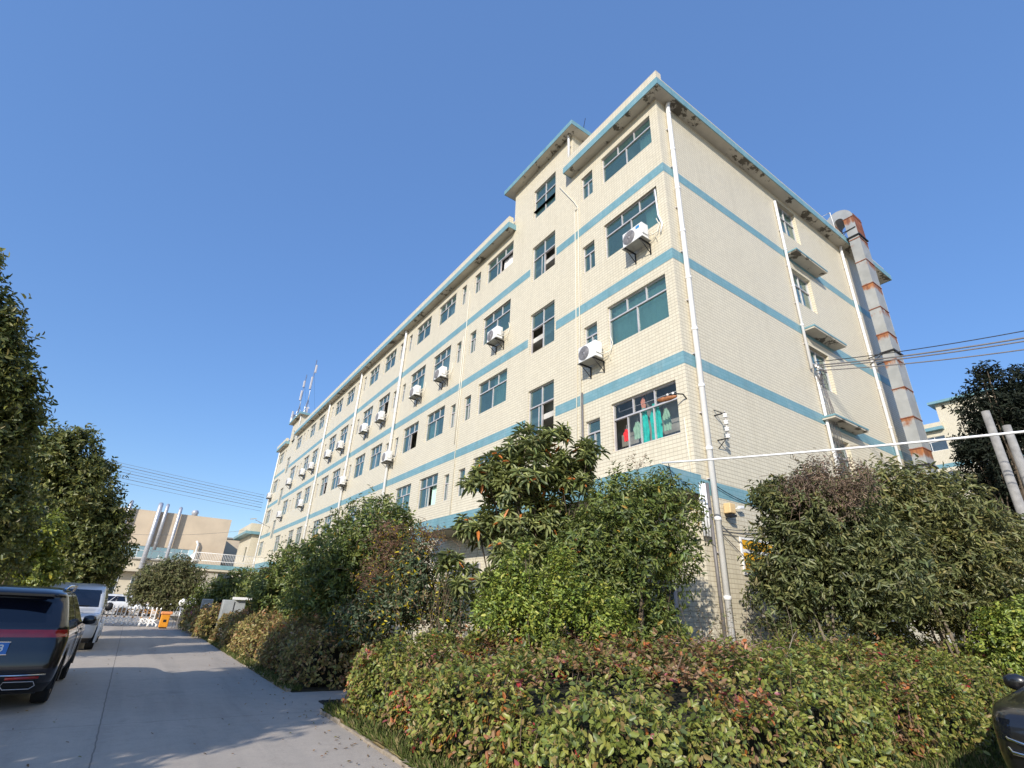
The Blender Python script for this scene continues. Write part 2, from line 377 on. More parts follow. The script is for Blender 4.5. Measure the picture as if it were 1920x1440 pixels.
T3 =[(-5.58,5.80,3.26,0.96),(-6.07,6.48,2.60,1.03),(-5.10,5.94,2.40,0.96),(-5.63,6.58,1.87,1.10),(-5.13,5.49,3.28,0.62),(-6.30,7.05,1.83,0.82)]
T3b=[(-5.28,13.95,2.45,1.00),(-4.62,13.19,3.04,0.90),(-5.78,14.59,1.87,0.90),(-5.64,13.99,2.81,0.70),(-4.69,14.03,1.56,1.00),(-6.00,14.95,1.49,0.70),(-4.47,13.68,1.94,1.00),(-5.4,11.0,1.9,1.0),(-5.6,10.2,1.6,.9),(-5.3,9.8,2.2,.8)]
T3c=[(-5.75,25.11,1.89,1.08),(-6.61,25.85,1.59,0.85),(-4.98,24.71,1.67,1.00),(-7.20,26.47,1.16,0.63),(-5.52,24.73,2.30,0.80),(-5.0,20.5,1.9,1.0),(-5.3,21.5,1.6,.9)]
T4a=[(0.45,-2.01,3.67,0.81),(0.56,-1.55,2.67,0.76),(1.18,-2.31,3.31,0.98),(1.35,-1.94,2.41,0.98),(1.98,-2.54,2.75,0.98),(0.67,-1.25,1.98,0.65),(-0.17,-1.74,3.94,0.33)]
T4b=[(3.31,-2.83,4.08,0.95),(4.03,-3.27,4.00,0.95),(4.80,-3.45,3.38,0.95),(3.95,-2.62,2.90,1.31),(2.85,-2.45,3.94,0.83),(4.86,-3.02,2.50,1.07),(5.48,-3.57,2.75,0.83),(3.46,-1.92,2.21,0.95),(5.55,-4.03,3.53,0.48)]
TL2=[(-14.08,18.96,6.52,0.95),(-13.33,18.55,6.37,0.95),(-12.94,19.01,5.02,1.58),(-13.69,19.74,4.59,1.26),(-11.97,18.86,4.10,1.16),(-11.81,19.37,2.93,1.37),(-13.02,20.22,2.87,1.47),(-11.93,19.88,2.15,1.05),(-14.10,20.55,3.60,1.26),(-11.15,19.02,2.77,0.59),(-12.3,18.6,5.9,.5),(-14.5,18.9,5.9,1.15),(-14.9,19.6,5.0,1.3),(-13.2,18.4,7.2,.4),(-11.3,18.8,4.3,.4)]
TL1=[(-15.06,8.89,8.09,0.59),(-14.60,8.83,7.62,0.66),(-14.43,9.24,6.66,0.99),(-14.37,9.72,5.69,1.19),(-13.73,9.67,4.99,0.79),(-13.77,10.22,4.01,1.12),(-13.24,10.24,3.31,0.92),(-13.21,10.68,2.46,1.05),(-15.00,9.37,7.12,1.05),(-15.1,8.6,8.75,.5),(-14.2,8.9,7.2,.4),(-13.6,9.0,6.1,.45),(-13.5,9.6,5.6,.6),(-13.1,9.5,5.2,.4)]
TLy=[(-13.38,14.87,2.23,0.65),(-13.20,14.34,3.00,0.73),(-13.82,14.61,3.27,0.65),(-12.81,14.55,2.11,0.57),(-12.84,14.01,3.17,0.41)]
olive=[(-9.16,38.86,2.62,1.14),(-8.07,37.82,3.20,1.06),(-7.25,37.62,2.54,1.14),(-9.53,39.59,1.72,0.95),(-8.29,38.73,1.78,1.14),(-7.57,38.41,1.47,0.95)]
dark=[(15.48,-2.57,9.77,1.26),(16.56,-2.91,9.05,1.69),(15.58,-1.80,8.22,1.05),(16.43,-1.77,7.09,1.47),(17.40,-2.24,6.75,1.47),(14.97,-2.85,10.92,0.53),(16.12,-3.44,10.59,0.84),(15.23,-1.56,8.20,0.63),(16.59,-1.25,5.93,1.05),(17.6,-3.2,9.6,1.3)]
tree('osmanthus_tree','round dense green osmanthus tree hiding the near corner canopy of the cream building','tree',(-3.1,-.5,0),T1,4000,9,.085,.030,G_OSM,.06,1,multi=2,tw=.22)
tree('osmanthus_tree','tall bushy dark green tree left of the brown climbing vine','tree',(-5.6,6.3,0),T3,3400,9,.10,.038,G_OSM,.07,2,multi=2,tw=.25)
tree('osmanthus_tree','pair of merging green shrubs trees further along the road, in front of the second downpipe','tree',(-5.2,12.6,0),T3b,3200,8,.13,.05,G_OSM,.07,3,multi=2,tw=.3)
tree('osmanthus_tree','low light green tree farthest along the hedge by the gate','tree',(-5.6,24.0,0),T3c,1900,7,.17,.07,[(4,(.13,.155,.035)),(3,(.08,.10,.03))],.07,4,multi=2,tw=.35)
tree('evergreen_shrub','large dark shrub in front of the gable wall half covering the yellow sign','shrub',(1.1,-1.9,0),T4a,3600,9,.115,.036,[(5,(.095,.11,.042)),(4,(.13,.14,.055)),(2,(.05,.062,.025)),(1,(.18,.175,.06))],.07,5,bark='barklight',multi=2,tw=.24,droop=.3)
tree('evergreen_shrub','widest dark shrub on the right below the metal duct, with a pale trunk','shrub',(4.1,-2.9,0),T4b,5200,9,.12,.038,[(5,(.105,.115,.04)),(4,(.15,.15,.055)),(2,(.055,.065,.025)),(1,(.2,.18,.06))],.09,6,bark='barklight',multi=2,tw=.25,droop=.3)
TL1=[(a-.35,b,c,d*.93) for a,b,c,d in TL1]
tree('street_tree','tall dark tree at the left edge of the photo behind the dark car','tree',(-15,9.6,0),TL1,5200,9,.13,.055,G_DARK+[(2,(.13,.14,.03))],.16,7,tw=.42,sub=3,open_=.24)
TL2=[(a-.28,b,c,d) for a,b,c,d in TL2]
tree('street_tree','rounded dark green tree overhanging the road beyond the white van','tree',(-13.2,19.4,0),TL2,7600,9,.15,.065,G_DARK+[(3,(.12,.13,.035))],.16,8,tw=.42,sub=3,open_=.2)
tree('street_tree','small yellowish green tree between the two dark trees on the left','tree',(-13.4,14.6,0),TLy,1500,8,.13,.06,[(4,(.14,.17,.03)),(3,(.09,.12,.03)),(1,(.3,.3,.04))],.08,9,tw=.3)
tree('street_tree','tree left of the camera whose shadow falls over the near road','tree',(-16.0,-.6,0),[(-16,-.6,5.2,2.3),(-15.3,.8,4.2,1.8),(-16.5,-2.4,4.4,2.1),(-15.6,1.8,3.4,1.3),(-15.2,-1.5,3.3,1.6),(-16,-.2,6.8,1.5)],3600,8,.20,.10,G_DARK,.16,10,tw=.4)
tree('street_tree','tree beyond the overhanging one whose shadow reaches the far road','tree',(-15.0,27.5,0),[(-15,27.5,4.6,1.9),(-14.4,28.5,3.6,1.5),(-15.6,26.5,3.8,1.6)],1900,7,.22,.11,G_DARK,.14,11,tw=.4)
tree('olive_tree','brownish olive green tree standing beyond the gate before the tan building','tree',(-8.3,38.4,0),olive,2200,8,.17,.075,[(4,(.11,.115,.05)),(3,(.08,.085,.04)),(2,(.15,.14,.07))],.12,12,tw=.4,mat='leafdull')
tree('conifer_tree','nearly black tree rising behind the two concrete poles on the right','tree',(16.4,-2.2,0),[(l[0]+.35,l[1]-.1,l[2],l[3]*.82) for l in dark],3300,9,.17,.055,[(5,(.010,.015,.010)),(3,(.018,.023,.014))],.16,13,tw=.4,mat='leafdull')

# loquat: rosettes of long leaves
def rosettes(lobes,n,per,ln,wd,P,Py,seedn=1,name='crown'):
    Lb=np.array(lobes); w=Lb[:,3]**2; w/=w.sum(); k=rng.choice(len(Lb),n,p=w); d=unit(rng.normal(size=(n,3))); d[:,2]=np.abs(d[:,2])*.9-.25; d=unit(d)
    p=Lb[k,:3]+d*(Lb[k,3]*(1-np.abs(rng.normal(0,.25,n))))[:,None]
    td=unit(d*.6+np.array([0,0,.9])+rng.normal(0,.2,(n,3)))
    B=[];D=[];U=[];C=[];Ls=[];Ws=[]
    for j in range(per):
        th=2*math.pi*(j*.382)+rng.random(n)*.5; a=unit(np.cross(td,np.array([[1,.1,0]])+0*td)); b=np.cross(td,a)
        rad=a*np.cos(th)[:,None]+b*np.sin(th)[:,None]; up=j/per
        B.append(p+td*(-.07+.11*up)); D.append(unit(rad+td*(-.25+1.5*up**1.6)+rng.normal(0,.12,(n,3)))); U.append(td)
        young=up>.78
        C.append(pal(n,Py if young else P)); s=np.clip(1+rng.normal(0,.15,n),.6,1.5)*(.62 if young else 1-.15*up); Ls.append(ln*s); Ws.append(wd*s)
    return leaves_mesh(name,np.concatenate(B),np.concatenate(D),np.concatenate(U),np.concatenate(Ls),np.concatenate(Ws),np.concatenate(C),M['leaf'],fold=.22,droop=.28),p
T2 =[(-4.48,0.77,4.63,0.49),(-3.61,0.30,4.42,0.49),(-3.34,0.03,4.59,0.27),(-4.87,1.39,3.96,0.54),(-4.17,0.88,4.04,0.76),(-3.48,0.45,3.98,0.49),(-4.77,1.84,3.01,0.54),(-4.12,1.28,3.24,0.87),(-3.48,0.86,3.22,0.65),(-4.44,1.23,3.73,0.65),(-3.59,1.23,2.67,0.49)]
T2=T2+[(-4.0,.6,2.3,.6),(-4.5,.9,2.6,.6),(-3.3,.3,2.6,.5),(-4.75,1.1,4.2,.4),(-4.0,.5,4.9,.35)]
T2l=[(-4.7,1.2,1.5,.5),(-4.2,.7,1.6,.5),(-5.02,1.50,1.98,0.45),(-4.55,1.13,2.10,0.40),(-5.45,1.60,2.33,0.25)]
t=empty('loquat_tree','loquat tree with long drooping leaf rosettes in front of the stairwell windows','tree',(-4.1,1.1,0))
limbs((0,0,0),[(l[0]+4.1,l[1]-1.1,l[2],l[3]) for l in T2],.07,11,2,2).build('branches',M['bark'],t)
PL=[(5,(.11,.13,.045)),(3,(.055,.072,.03)),(4,(.16,.175,.065)),(.3,(.34,.12,.03))]; PY=[(3,(.20,.22,.06)),(2,(.16,.18,.08))]
me,_=rosettes(T2+T2l,760,15,.21,.055,PL,PY); link('crown',me,t,(4.1,-1.1,0))

# bright shrub, middle tangle, right shrub
BRI=[(-5.47,-0.38,1.86,0.41),(-5.06,-0.53,1.65,0.49),(-5.58,-0.13,1.55,0.37),(-4.77,-0.82,1.82,0.37),(-5.02,-0.36,1.28,0.49),(-5.58,-0.51,2.24,0.15),(-5.47,-0.70,2.47,0.12),(-4.97,-0.93,2.27,0.21),(-4.21,-1.05,1.55,0.41)]
tree('privet_shrub','bright yellow green shrub rising out of the hedge below the loquat','shrub',(-5.1,-.4,0),BRI,1700,9,.062,.028,G_BRI,.03,14,multi=2,tw=.2,nl=9,upb=.9)
MID=[(-5.65,4.20,1.43,0.70),(-5.11,3.59,1.89,0.70),(-4.61,3.47,1.48,0.58),(-5.36,3.47,2.41,0.46),(-6.16,4.67,1.19,0.46)]
tree('tangled_shrub','dull green tangled shrub with yellow leaves left of the loquat','shrub',(-5.3,3.8,0),MID,1700,8,.09,.035,[(5,(.05,.075,.035)),(3,(.08,.10,.05)),(2,(.14,.11,.06)),(.7,(.5,.35,.02))],.04,15,multi=2,tw=.25)
R5=[(3.42,-3.93,1.58,0.45),(3.68,-4.16,1.68,0.50),(3.28,-3.64,1.20,0.40),(3.76,-3.92,1.13,0.50),(4.4,-4.0,1.5,.6)]
tree('boxwood_shrub','bright green clipped bush at the right edge beside the black car','shrub',(3.7,-3.95,0),R5,1500,9,.07,.034,G_BRI,.04,16,multi=2,tw=.2)
for (nm,lab,lb,cc,nn) in (('dead_vine','brown dead vine hanging over the tall bushy tree left of centre',[(-5.79,4.12,2.98,0.42),(-5.86,4.59,2.19,0.42),(-5.33,4.10,2.44,0.48),(-5.09,3.63,3.01,0.36),(-5.74,4.93,1.41,0.36)],[(3,(.16,.09,.065)),(2,(.10,.09,.04)),(1,(.24,.16,.10)),(.5,(.5,.33,.02))],650),
                  ('dead_vine','pale brown withered vine draped on top of the shrub at the gable wall',[(0.12,-2.59,4.18,0.42),(0.65,-2.94,4.15,0.47),(-0.16,-2.29,3.97,0.31),(0.49,-2.64,3.81,0.42)],[(4,(.21,.155,.115)),(2,(.15,.11,.08)),(1,(.12,.13,.06))],700)):
    c0=lb[0]; v=empty(nm,lab,'vine',(c0[0],c0[1],0))
    tw=MB()
    for k in range(90):
        l=random.choice(lb); p=Vector(l[:3])+Vector([random.gauss(0,l[3]*.5) for _ in range(3)]); pts=[p]
        d=Vector((random.gauss(0,1),random.gauss(0,1),random.gauss(-.2,.7))).normalized()
        for q in range(6):
            d=(d+Vector([random.gauss(0,.4) for _ in range(3)])).normalized(); pts.append(pts[-1]+d*.11)
        tw.tube([q-Vector((c0[0],c0[1],0)) for q in pts],.0045,4,False)
    tag(tw.build('stems',M['twig'],v),kind='stuff')
    link('leaves',crown(lb,nn,9,.06,.014,cc,17,mat='leafdull',tw=.25,droop=.5,open_=.3,name='leaves'),v,(-c0[0],-c0[1],0))

# hedges ------------------------------------------------------------
HG=[(5,(.14,.165,.035)),(4,(.21,.215,.05)),(3,(.07,.095,.028)),(2,(.21,.155,.06))]
HG2=[(4,(.20,.18,.055)),(4,(.26,.21,.075)),(2,(.10,.11,.035)),(3,(.27,.17,.075))]
def hedge(label,rects,h,ln,wd,dens,seedn,red=1.0,group=None,core=True,hf=None):
    """rects: plan rectangles (x0,x1,y0,y1); leaves over the top and the outward sides"""
    x0=min(r[0] for r in rects); y0=min(r[2] for r in rects)
    t=empty('hedge',label,'hedge',(rects[0][0],rects[0][2],0),group=group); off=(-rects[0][0],-rects[0][2],0)
    def H(x,y):
        return h+.08*np.sin(x*1.3+seedn)+.09*np.sin(y*2.3+x)+.06*np.sin(x*4.1+y*3.7)+.05*np.sin(x*7.3-y*6.1)+(hf(x,y) if hf else 0)
    Bs=[];Ns=[]
    cb=MB()
    for (a,b,c,d,sides) in rects:
        n=int((b-a)*(d-c)*dens); x=rng.uniform(a,b,n); y=rng.uniform(c,d,n)
        ed=np.full(n,9.)
        if 'w' in sides: ed=np.minimum(ed,x-a)
        if 's' in sides: ed=np.minimum(ed,y-c)
        if 'n' in sides: ed=np.minimum(ed,d-y)
        z=H(x,y)-np.abs(rng.normal(0,.08,n))-.30*np.exp(-ed/.22)
        sh=rng.random(n)<.14; z[sh]+=np.minimum(rng.exponential(.10,sh.sum()),.34)
        Bs.append(np.stack([x,y,z],1)); Ns.append(np.tile([0,0,1.],(n,1)))
        for s in sides:
            ln_=(d-c) if s in 'wW' or s in 'e' else (b-a)
            n=int(ln_*h*dens*1.25); tt=rng.random(n); z=rng.random(n)**.85
            dep=np.where(rng.random(n)<.3,rng.random(n)*.4,np.abs(rng.normal(0,.09,n)))
            if s=='w': x=a+dep; y=c+tt*(d-c); nn=[-1,0,.25]
            if s=='e': x=b-dep; y=c+tt*(d-c); nn=[1,0,.25]
            if s=='s': y=c+dep; x=a+tt*(b-a); nn=[0,-1,.25]
            if s=='n': y=d-dep; x=a+tt*(b-a); nn=[0,1,.25]
            bul=.12*np.sin(x*2.1+y*2.7+seedn)+.06*np.sin(x*6+y*5)+.05
            nn=np.array(nn); dn=.22*z**3; p=np.stack([x,y,.05+z*(H(x,y)-.22)],1)-np.outer(dn,[nn[0],nn[1],0])+np.outer(bul,[nn[0],nn[1],0])
            hole=hnoise(p,2.6,seedn)<-.55
            p=p[~hole|(rng.random(n)<.3)]
            Bs.append(p); Ns.append(np.tile(nn,(len(p),1)))
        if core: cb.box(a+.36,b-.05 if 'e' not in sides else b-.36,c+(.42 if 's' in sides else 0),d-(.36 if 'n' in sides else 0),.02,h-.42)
    if core: cb.build('shade_core',M['core'],t,off)  # plain dark box painted as the shade inside the hedge
    p=np.concatenate(Bs); nn=np.concatenate(Ns); n=len(p)
    # small sprigs: four leaves per point
    td=unit(nn+rng.normal(0,.5,(n,3))+np.array([0,0,.3]))
    tint=jit((1,1,1),n,.15)
    pn=hnoise(p,1.3,seedn+5)+.45*hnoise(p,4.1,seedn); top=p[:,2]>h-.28
    west=np.clip((-3.5-p[:,0])/3,0,1)
    brown=(pn>.34-.32*west*top)&(rng.random(n)<.62)&(top|(rng.random(n)<.5))
    rd=rng.random(n)<np.where(pn>.05,.035+.06*west,.008)*red
    B=[];D=[];U=[];C=[];K=5
    for j in range(K):
        a=unit(np.cross(td,rng.normal(size=(n,3))))
        B.append(p+td*(j*.016)+rng.normal(0,.012,(n,3))); D.append(unit(a+td*(.25+.25*j/K*2))); U.append(td+rng.normal(0,.3,(n,3)))
        c=pal(n,HG2 if group else HG); c[brown]=pal(int(brown.sum()),[(3,(.21,.125,.07)),(2,(.25,.16,.09)),(2,(.15,.12,.05)),(1,(.28,.11,.045))]); rr=rd&(rng.random(n)<.8); c[rr]=pal(int(rr.sum()),[(3,(.30,.10,.03)),(1,(.24,.03,.03)),(1,(.28,.08,.09)),(1,(.34,.2,.03))])
        C.append(c*tint)
    B=np.concatenate(B); m=len(B); s=np.clip(1+rng.normal(0,.25,m),.45,1.7)
    me=leaves_mesh('foliage',B,np.concatenate(D),np.concatenate(U),ln*s,wd*s,np.concatenate(C),M['leaf'],fold=.15,droop=.12)
    link('foliage',me,t,off)
    # bare twigs poking out
    tb=MB()
    idx=rng.choice(n,min(n,int(650 if ln<.1 else 160)),replace=False)
    for i in idx:
        q=Vector(p[i]); d=Vector(td[i])+Vector((0,0,.6)); d.normalize(); e=q+d*random.uniform(.06,.22)
        m_=q.lerp(e,.5)+Vector((random.gauss(0,.02),random.gauss(0,.02),0)); tb.tube([q-d*.2,q,m_,e],[.005,.004,.003,.0015],4,False)
    tag(tb.build('twigs',M['twig'],t,off),kind='stuff')
    return t
hedge('large near hedge with reddish tips filling the foreground around the building corner',
      [(-7.05,-1.1,-4.05,1.9,'wsn'),(-1.1,9.5,-4.05,-.9,'s')],1.10,.062,.031,205,1,1.4)
hedge('clipped hedge block just past the small side path, half in shadow',[(-7.1,-5.2,4.5,9.2,'wsn')],1.15,.075,.037,110,2,.8,'hedge blocks along the road')
hedge('brown topped hedge block in front of the grey cabinet',[(-7.15,-5.4,9.7,17.6,'wsn')],1.0,.09,.045,80,3,.6,'hedge blocks along the road')
hedge('farthest hedge block ending near the orange gate box',[(-7.6,-5.6,19.4,27.0,'wsn')],1.0,.12,.06,48,4,.5,'hedge blocks along the road')
# dry twig pile on hedge top
t=empty('dry_branches','pile of dry pinkish brown cut branches lying on the hedge near the building corner','branches',(-2.9,-2.2,1.05))
mb=MB()
for k in range(130):
    a=random.gauss(0,.35)+(.2 if k%3 else 1.2); l=random.uniform(.15,.55); c=Vector((random.uniform(-1.1,1.0),random.uniform(-.5,.5),random.uniform(.02,.22)))
    d=Vector((math.cos(a),math.sin(a),random.gauss(.05,.18)))
    mb.tube([c,c+d*l*.5+Vector((0,0,random.gauss(0,.03))),c+d*l],[.007,.005,.002],4,False)
mb.build('twigs',simple('pinkish_dry_wood',(.36,.25,.19),.9,var=.3,scale=9),t)
t=empty('bare_branch','single bare grey branch leaning out of the hedge in front of the gable','branch',(-1.6,-2.2,.9))
MB().tube([(0,0,0),(.35,-.05,.28),(.62,-.02,.5),(.95,.05,.62)],[.014,.011,.008,.004],6).tube([(.62,-.02,.5),(.66,0,.72),(.64,.02,.95)],[.006,.004,.002],5).build('wood',M['barklight'],t)
# wild tall stems near the wall corner
def stems(name,label,c,rad,n,h,P,seedn):
    t=empty(name,label,'weeds',c); mb=MB(); B=[];D=[];U=[]
    for k in range(n):
        x,y=random.gauss(0,rad),random.gauss(0,rad*.7); hh=h*random.uniform(.6,1.15); lx,ly=random.gauss(0,.18),random.gauss(0,.18)
        pts=[(x+lx*s*s*hh,y+ly*s*s*hh,hh*s) for s in (0,.35,.7,1)]
        mb.tube(pts,[.007,.006,.004,.002],4,False)
        for j in range(16):
            s=random.uniform(.35,1); B.append((x+lx*s*s*hh,y+ly*s*s*hh,hh*s)); a=random.uniform(0,6.28); D.append((math.cos(a),math.sin(a),random.uniform(-.3,.6))); U.append((0,0,1))
    tag(mb.build('stems',M['twig'],t),kind='stuff')
    n=len(B); link('leaves',leaves_mesh('leaves',np.array(B),np.array(D),np.array(U)+rng.normal(0,.3,(n,3)),.07,.02,pal(n,P),M['leafdull']),t)
stems('wild_weeds','tall straggly weeds at the foot of the cream wall corner beside the downpipe',(-1.2,-1.0,.0),.55,60,1.75,[(3,(.12,.13,.05)),(2,(.20,.16,.08)),(1,(.08,.11,.04))],1)
stems('wild_weeds','thin leafy stems standing against the gable between the downpipe and the dark shrub',(.3,-1.3,.0),.45,45,1.55,[(3,(.10,.13,.05)),(2,(.18,.17,.06))],2)
stems('wild_sapling','slender sapling with yellowish leaves poking above the hedge left of the loquat',(-5.2,2.7,.0),.35,26,2.9,[(3,(.14,.17,.05)),(2,(.28,.26,.06))],3)
t=empty('nandina_sprig','thin reddish sprig rising above the round osmanthus in front of the blue canopy','plant',(-3.05,-.9,3.6))
mb=MB(); mb.tube([(0,0,-.4),(.02,0,.2),(.0,.02,.62)],[.006,.005,.003],5); B=[];D=[]
for k in range(9):
    a=k*.7; e=Vector((.16*math.cos(a),.16*math.sin(a),.60+.1*(k%3)));mb.tube([(0,.02,.5),e],.002,4,False)
    for j in range(9): B.append(tuple(e+Vector([random.gauss(0,.035) for _ in range(3)]))); b=random.uniform(0,6.28); D.append((math.cos(b),math.sin(b),-.2))
mb.build('stem',M['twig'],t); link('leaves',leaves_mesh('leaves',np.array(B),np.array(D),np.tile([0,0,1.],(len(B),1)),.05,.018,pal(len(B),[(2,(.16,.10,.05)),(2,(.10,.10,.04)),(1,(.3,.1,.05))]),M['leafdull']),t)
# grass verge
def grass(label,x0,x1,y0,y1,n,h=.13):
    x=rng.uniform(x0,x1,n); y=rng.uniform(y0,y1,n); z=np.zeros(n)
    B=np.stack([x,y,z],1); D=np.stack([rng.normal(0,.45,n),rng.normal(0,.45,n),np.ones(n)],1)
    o=link('grass',leaves_mesh('grass',B,D,rng.normal(size=(n,3)),h*np.clip(1+rng.normal(0,.3,n),.4,2),.011,pal(n,[(4,(.065,.085,.024)),(3,(.10,.12,.035)),(2,(.20,.17,.08))]),M['leafdull'],droop=.35))
    tag(o,label,'grass',kind='stuff')
grass('short green grass strip between the concrete road and the near hedge',-7.28,-6.75,-3.9,2.1,16000)
grass('grass verge at the foot of the front of the near hedge',-6.8,9,-4.75,-3.95,38000,.12)
grass('sparse grass along the far hedge blocks',-7.35,-7.05,4.4,20,9000,.09)

# ------------------------------------------------------------------ ground
g=MB().quad((-600,-600,-.012),(600,-600,-.012),(600,600,-.012),(-600,600,-.012)).build('ground',M['soil']); tag(g,kind='structure')
rd=MB()
rd.quad((-14.6,-60,-.004),(-7.25,-60,-.004),(-7.25,120,-.004),(-14.6,120,-.004))
rd.quad((-7.25,-22,-.004),(60,-22,-.004),(60,-4.8,-.004),(-7.25,-4.8,-.004))
# flared corner
pts=[(-7.25,-4.8,-.004)]+[(-7.25+ .9*(1-math.cos(a)) , -4.8+.9+(-.9)*math.sin(a) if 0 else -3.9-.9*math.sin(a),-.004) for a in [i*math.pi/16 for i in range(9)]]
rd.add(pts,[tuple(range(len(pts)))])
rd.quad((-7.25,2.15,-.004),(-1.5,2.15,-.004),(-1.5,4.3,-.004),(-7.25,4.3,-.004))
rd.quad((-40,-22,-.004),(-14.6,-22,-.004),(-14.6,-8,-.004),(-40,-8,-.004))
tag(rd.build('road',M['road']),kind='structure')
kb=MB()
for a,b in ((-3.9,2.1),(4.4,26.6)):
    y=a
    while y<b:
        l=min(random.uniform(.45,.7),b-y); kb.box(-7.33+random.uniform(-.02,.02),-7.24,y+.01,y+l-.01,-.03,.035+random.uniform(-.015,.02)); y+=l
o=kb.build('kerb',M['kerb']); tag(o,kind='structure'); bevel(o,.012)
mh=empty('drain_cover','dark iron drain cover in the small side path at the hedge end','drain cover',(-6.75,2.9,.0))
b=MB(); b.box(-.32,.32,-.24,.24,.0,.02); 
for k in range(7): b.box(-.28+k*.085,-.24+k*.085,-.2,.2,.02,.03)
b.build('grate',M['blackiron'],mh)

n=420; x=rng.uniform(-14,-7.3,n); y=-7+rng.exponential(9,n); k=rng.random(n)<.55; x[k]=-7.35-np.abs(rng.normal(0,.35,k.sum()))
B=np.stack([x,y,np.full(n,.012)],1); D=np.stack([rng.normal(size=n),rng.normal(size=n),rng.normal(0,.12,n)],1)
tag(link('fallen_leaves',leaves_mesh('fallen_leaves',B,D,np.tile([0,0,1.],(n,1))+rng.normal(0,.25,(n,3)),.042*np.clip(1+rng.normal(0,.3,n),.4,2),.02,pal(n,[(3,(.16,.10,.05)),(2,(.10,.07,.04)),(1,(.25,.14,.04)),(1,(.12,.12,.04))]),M['leafdull'])),'dry brown leaves scattered on the concrete road','leaves',kind='stuff')
# ------------------------------------------------------------------ apartment building
S=3.4; ZB=[4.66,8.06,11.46,14.86]; LEN=57.4; DEP=17.0
def win_list():
    W=[]  # (type,y0,y1,z0,z1,floor)
    bigs=[(.33,2.68),(8.45,10.73),(46.67,48.95),(54.72,57.07)]; smalls=[(3.17,3.8),(11.33,11.92),(45.48,46.07),(53.6,54.23)]
    for y in (12.3,20.5,28.7,36.9):
        bigs+=[(y+1.6,y+3.6),(y+4.6,y+6.6)]; smalls+=[(y+.47,y+.95),(y+7.25,y+7.73)]
    for k,z in enumerate(ZB):
        top=z+2.68 if k<3 else z+2.5
        for a,b in bigs: W.append(('big',a,b,z+1.21,top,k))
        for a,b in smalls: W.append(('small',a,b,z+1.25,z+2.42,k))
    for a,b in ((5.40,6.93),(50.47,52.0)):
        for z0,z1 in ((7.3,9.15),(10.7,12.5),(14.12,15.87),(17.43,19.1)): W.append(('stair',a,b,z0,z1,9))
    return W
WL=win_list()
def wall_grid(mb,plane,pos,u0,u1,z0,z1,holes,depth=.14,inward=1):
    """wall sheet with openings and their reveals. plane 'x': u is y, 'y': u is x"""
    us=sorted({u0,u1,*[h[0] for h in holes if u0<h[0]<u1],*[h[1] for h in holes if u0<h[1]<u1]})
    P=(lambda u,z,d=0:(pos+d,u,z)) if plane=='x' else (lambda u,z,d=0:(u,pos+d,z))
    for a,b in zip(us,us[1:]):
        hs=sorted([(max(h[2],z0),min(h[3],z1)) for h in holes if h[0]<=a+1e-6 and h[1]>=b-1e-6 and h[3]>z0 and h[2]<z1]); z=z0
        for (c,d) in hs+[(z1,z1)]:
            if c>z+1e-6:
                q=[P(a,z),P(b,z),P(b,c),P(a,c)]
                mb.quad(*(q if plane=='y' else q[::-1]))
            z=d
    for h in holes:
        a,b,c,d=h
        for q in ([P(a,c),P(b,c),P(b,c,depth),P(a,c,depth)],[P(a,d),P(a,d,depth),P(b,d,depth),P(b,d)],[P(a,c),P(a,c,depth),P(a,d,depth),P(a,d)],[P(b,c),P(b,d),P(b,d,depth),P(b,c,depth)]): mb.quad(*q)
_wc={}
def window_meshes(kind,w,h,opened=0,plane='x',glass='glass',frame='alu'):
    key=(kind,round(w,2),round(h,2),opened,plane,glass)
    if key in _wc: return _wc[key]
    F=MB();G=MB();t=.038;d=.035
    def bar(u0,u1,z0,z1,dd=d,off=0):
        if plane=='x': F.box(-dd+off,dd+off,u0,u1,z0,z1)
        else: F.box(u0,u1,-dd+off,dd+off,z0,z1)
    def pane(u0,u1,z0,z1,off=0):
        if plane=='x': G.quad((off,u0,z0),(off,u0,z1),(off,u1,z1),(off,u1,z0))
        else: G.quad((u0,off,z0),(u1,off,z0),(u1,off,z1),(u0,off,z1))
    tr=h*(.66 if kind!='stair' else .62); ncol=3 if kind=='big' else (2 if kind=='stair' else 1); nb=2
    bar(0,t,0,h);bar(w-t,w,0,h);bar(t,w-t,0,t);bar(t,w-t,h-t,h);bar(t,w-t,tr-t*.6,tr+t*.6,d+.008)
    for i in range(1,ncol): x=w*i/ncol; bar(x-t*.45,x+t*.45,tr+t*.6,h-t,d-.003)
    pane(t,w-t,tr+t*.6,h-t,.004)
    if opened==0:
        bar(w/2-t*.5,w/2+t*.5,t,tr-t*.6,d-.003); pane(t,w-t,t,tr-t*.6,.002)
    elif opened==1: # near half open (low u)
        bar(w/2-t*.5,w/2+t*.5,t,tr-t*.6,d-.003); bar(w*.62,w*.62+t*.8,t,tr-t*.6,d-.006,.012); pane(w/2+t*.5,w-t,t,tr-t*.6,.002)
    elif opened==2:
        bar(w/2-t*.5,w/2+t*.5,t,tr-t*.6,d-.003); pane(t,w/2-t*.5,t,tr-t*.6,.002)
    elif opened==4: # left third (high u) open, three leaves
        for q in (.36,.56,.76): bar(w*q,w*q+t*.7,t,tr-t*.6,d-.004-.004*q)
        pane(t,w*.76,t,tr-t*.6,.002)
    elif opened==3: # quarter open
        bar(w*.28,w*.28+t*.8,t,tr-t*.6,d-.006); bar(w*.55,w*.55+t*.8,t,tr-t*.6,d-.003); pane(w*.28+t*.8,w-t,t,tr-t*.6,.002)
    r_=(F.mesh('window',M[frame]),G.mesh('pane',M[glass])); _wc[key]=r_; return r_
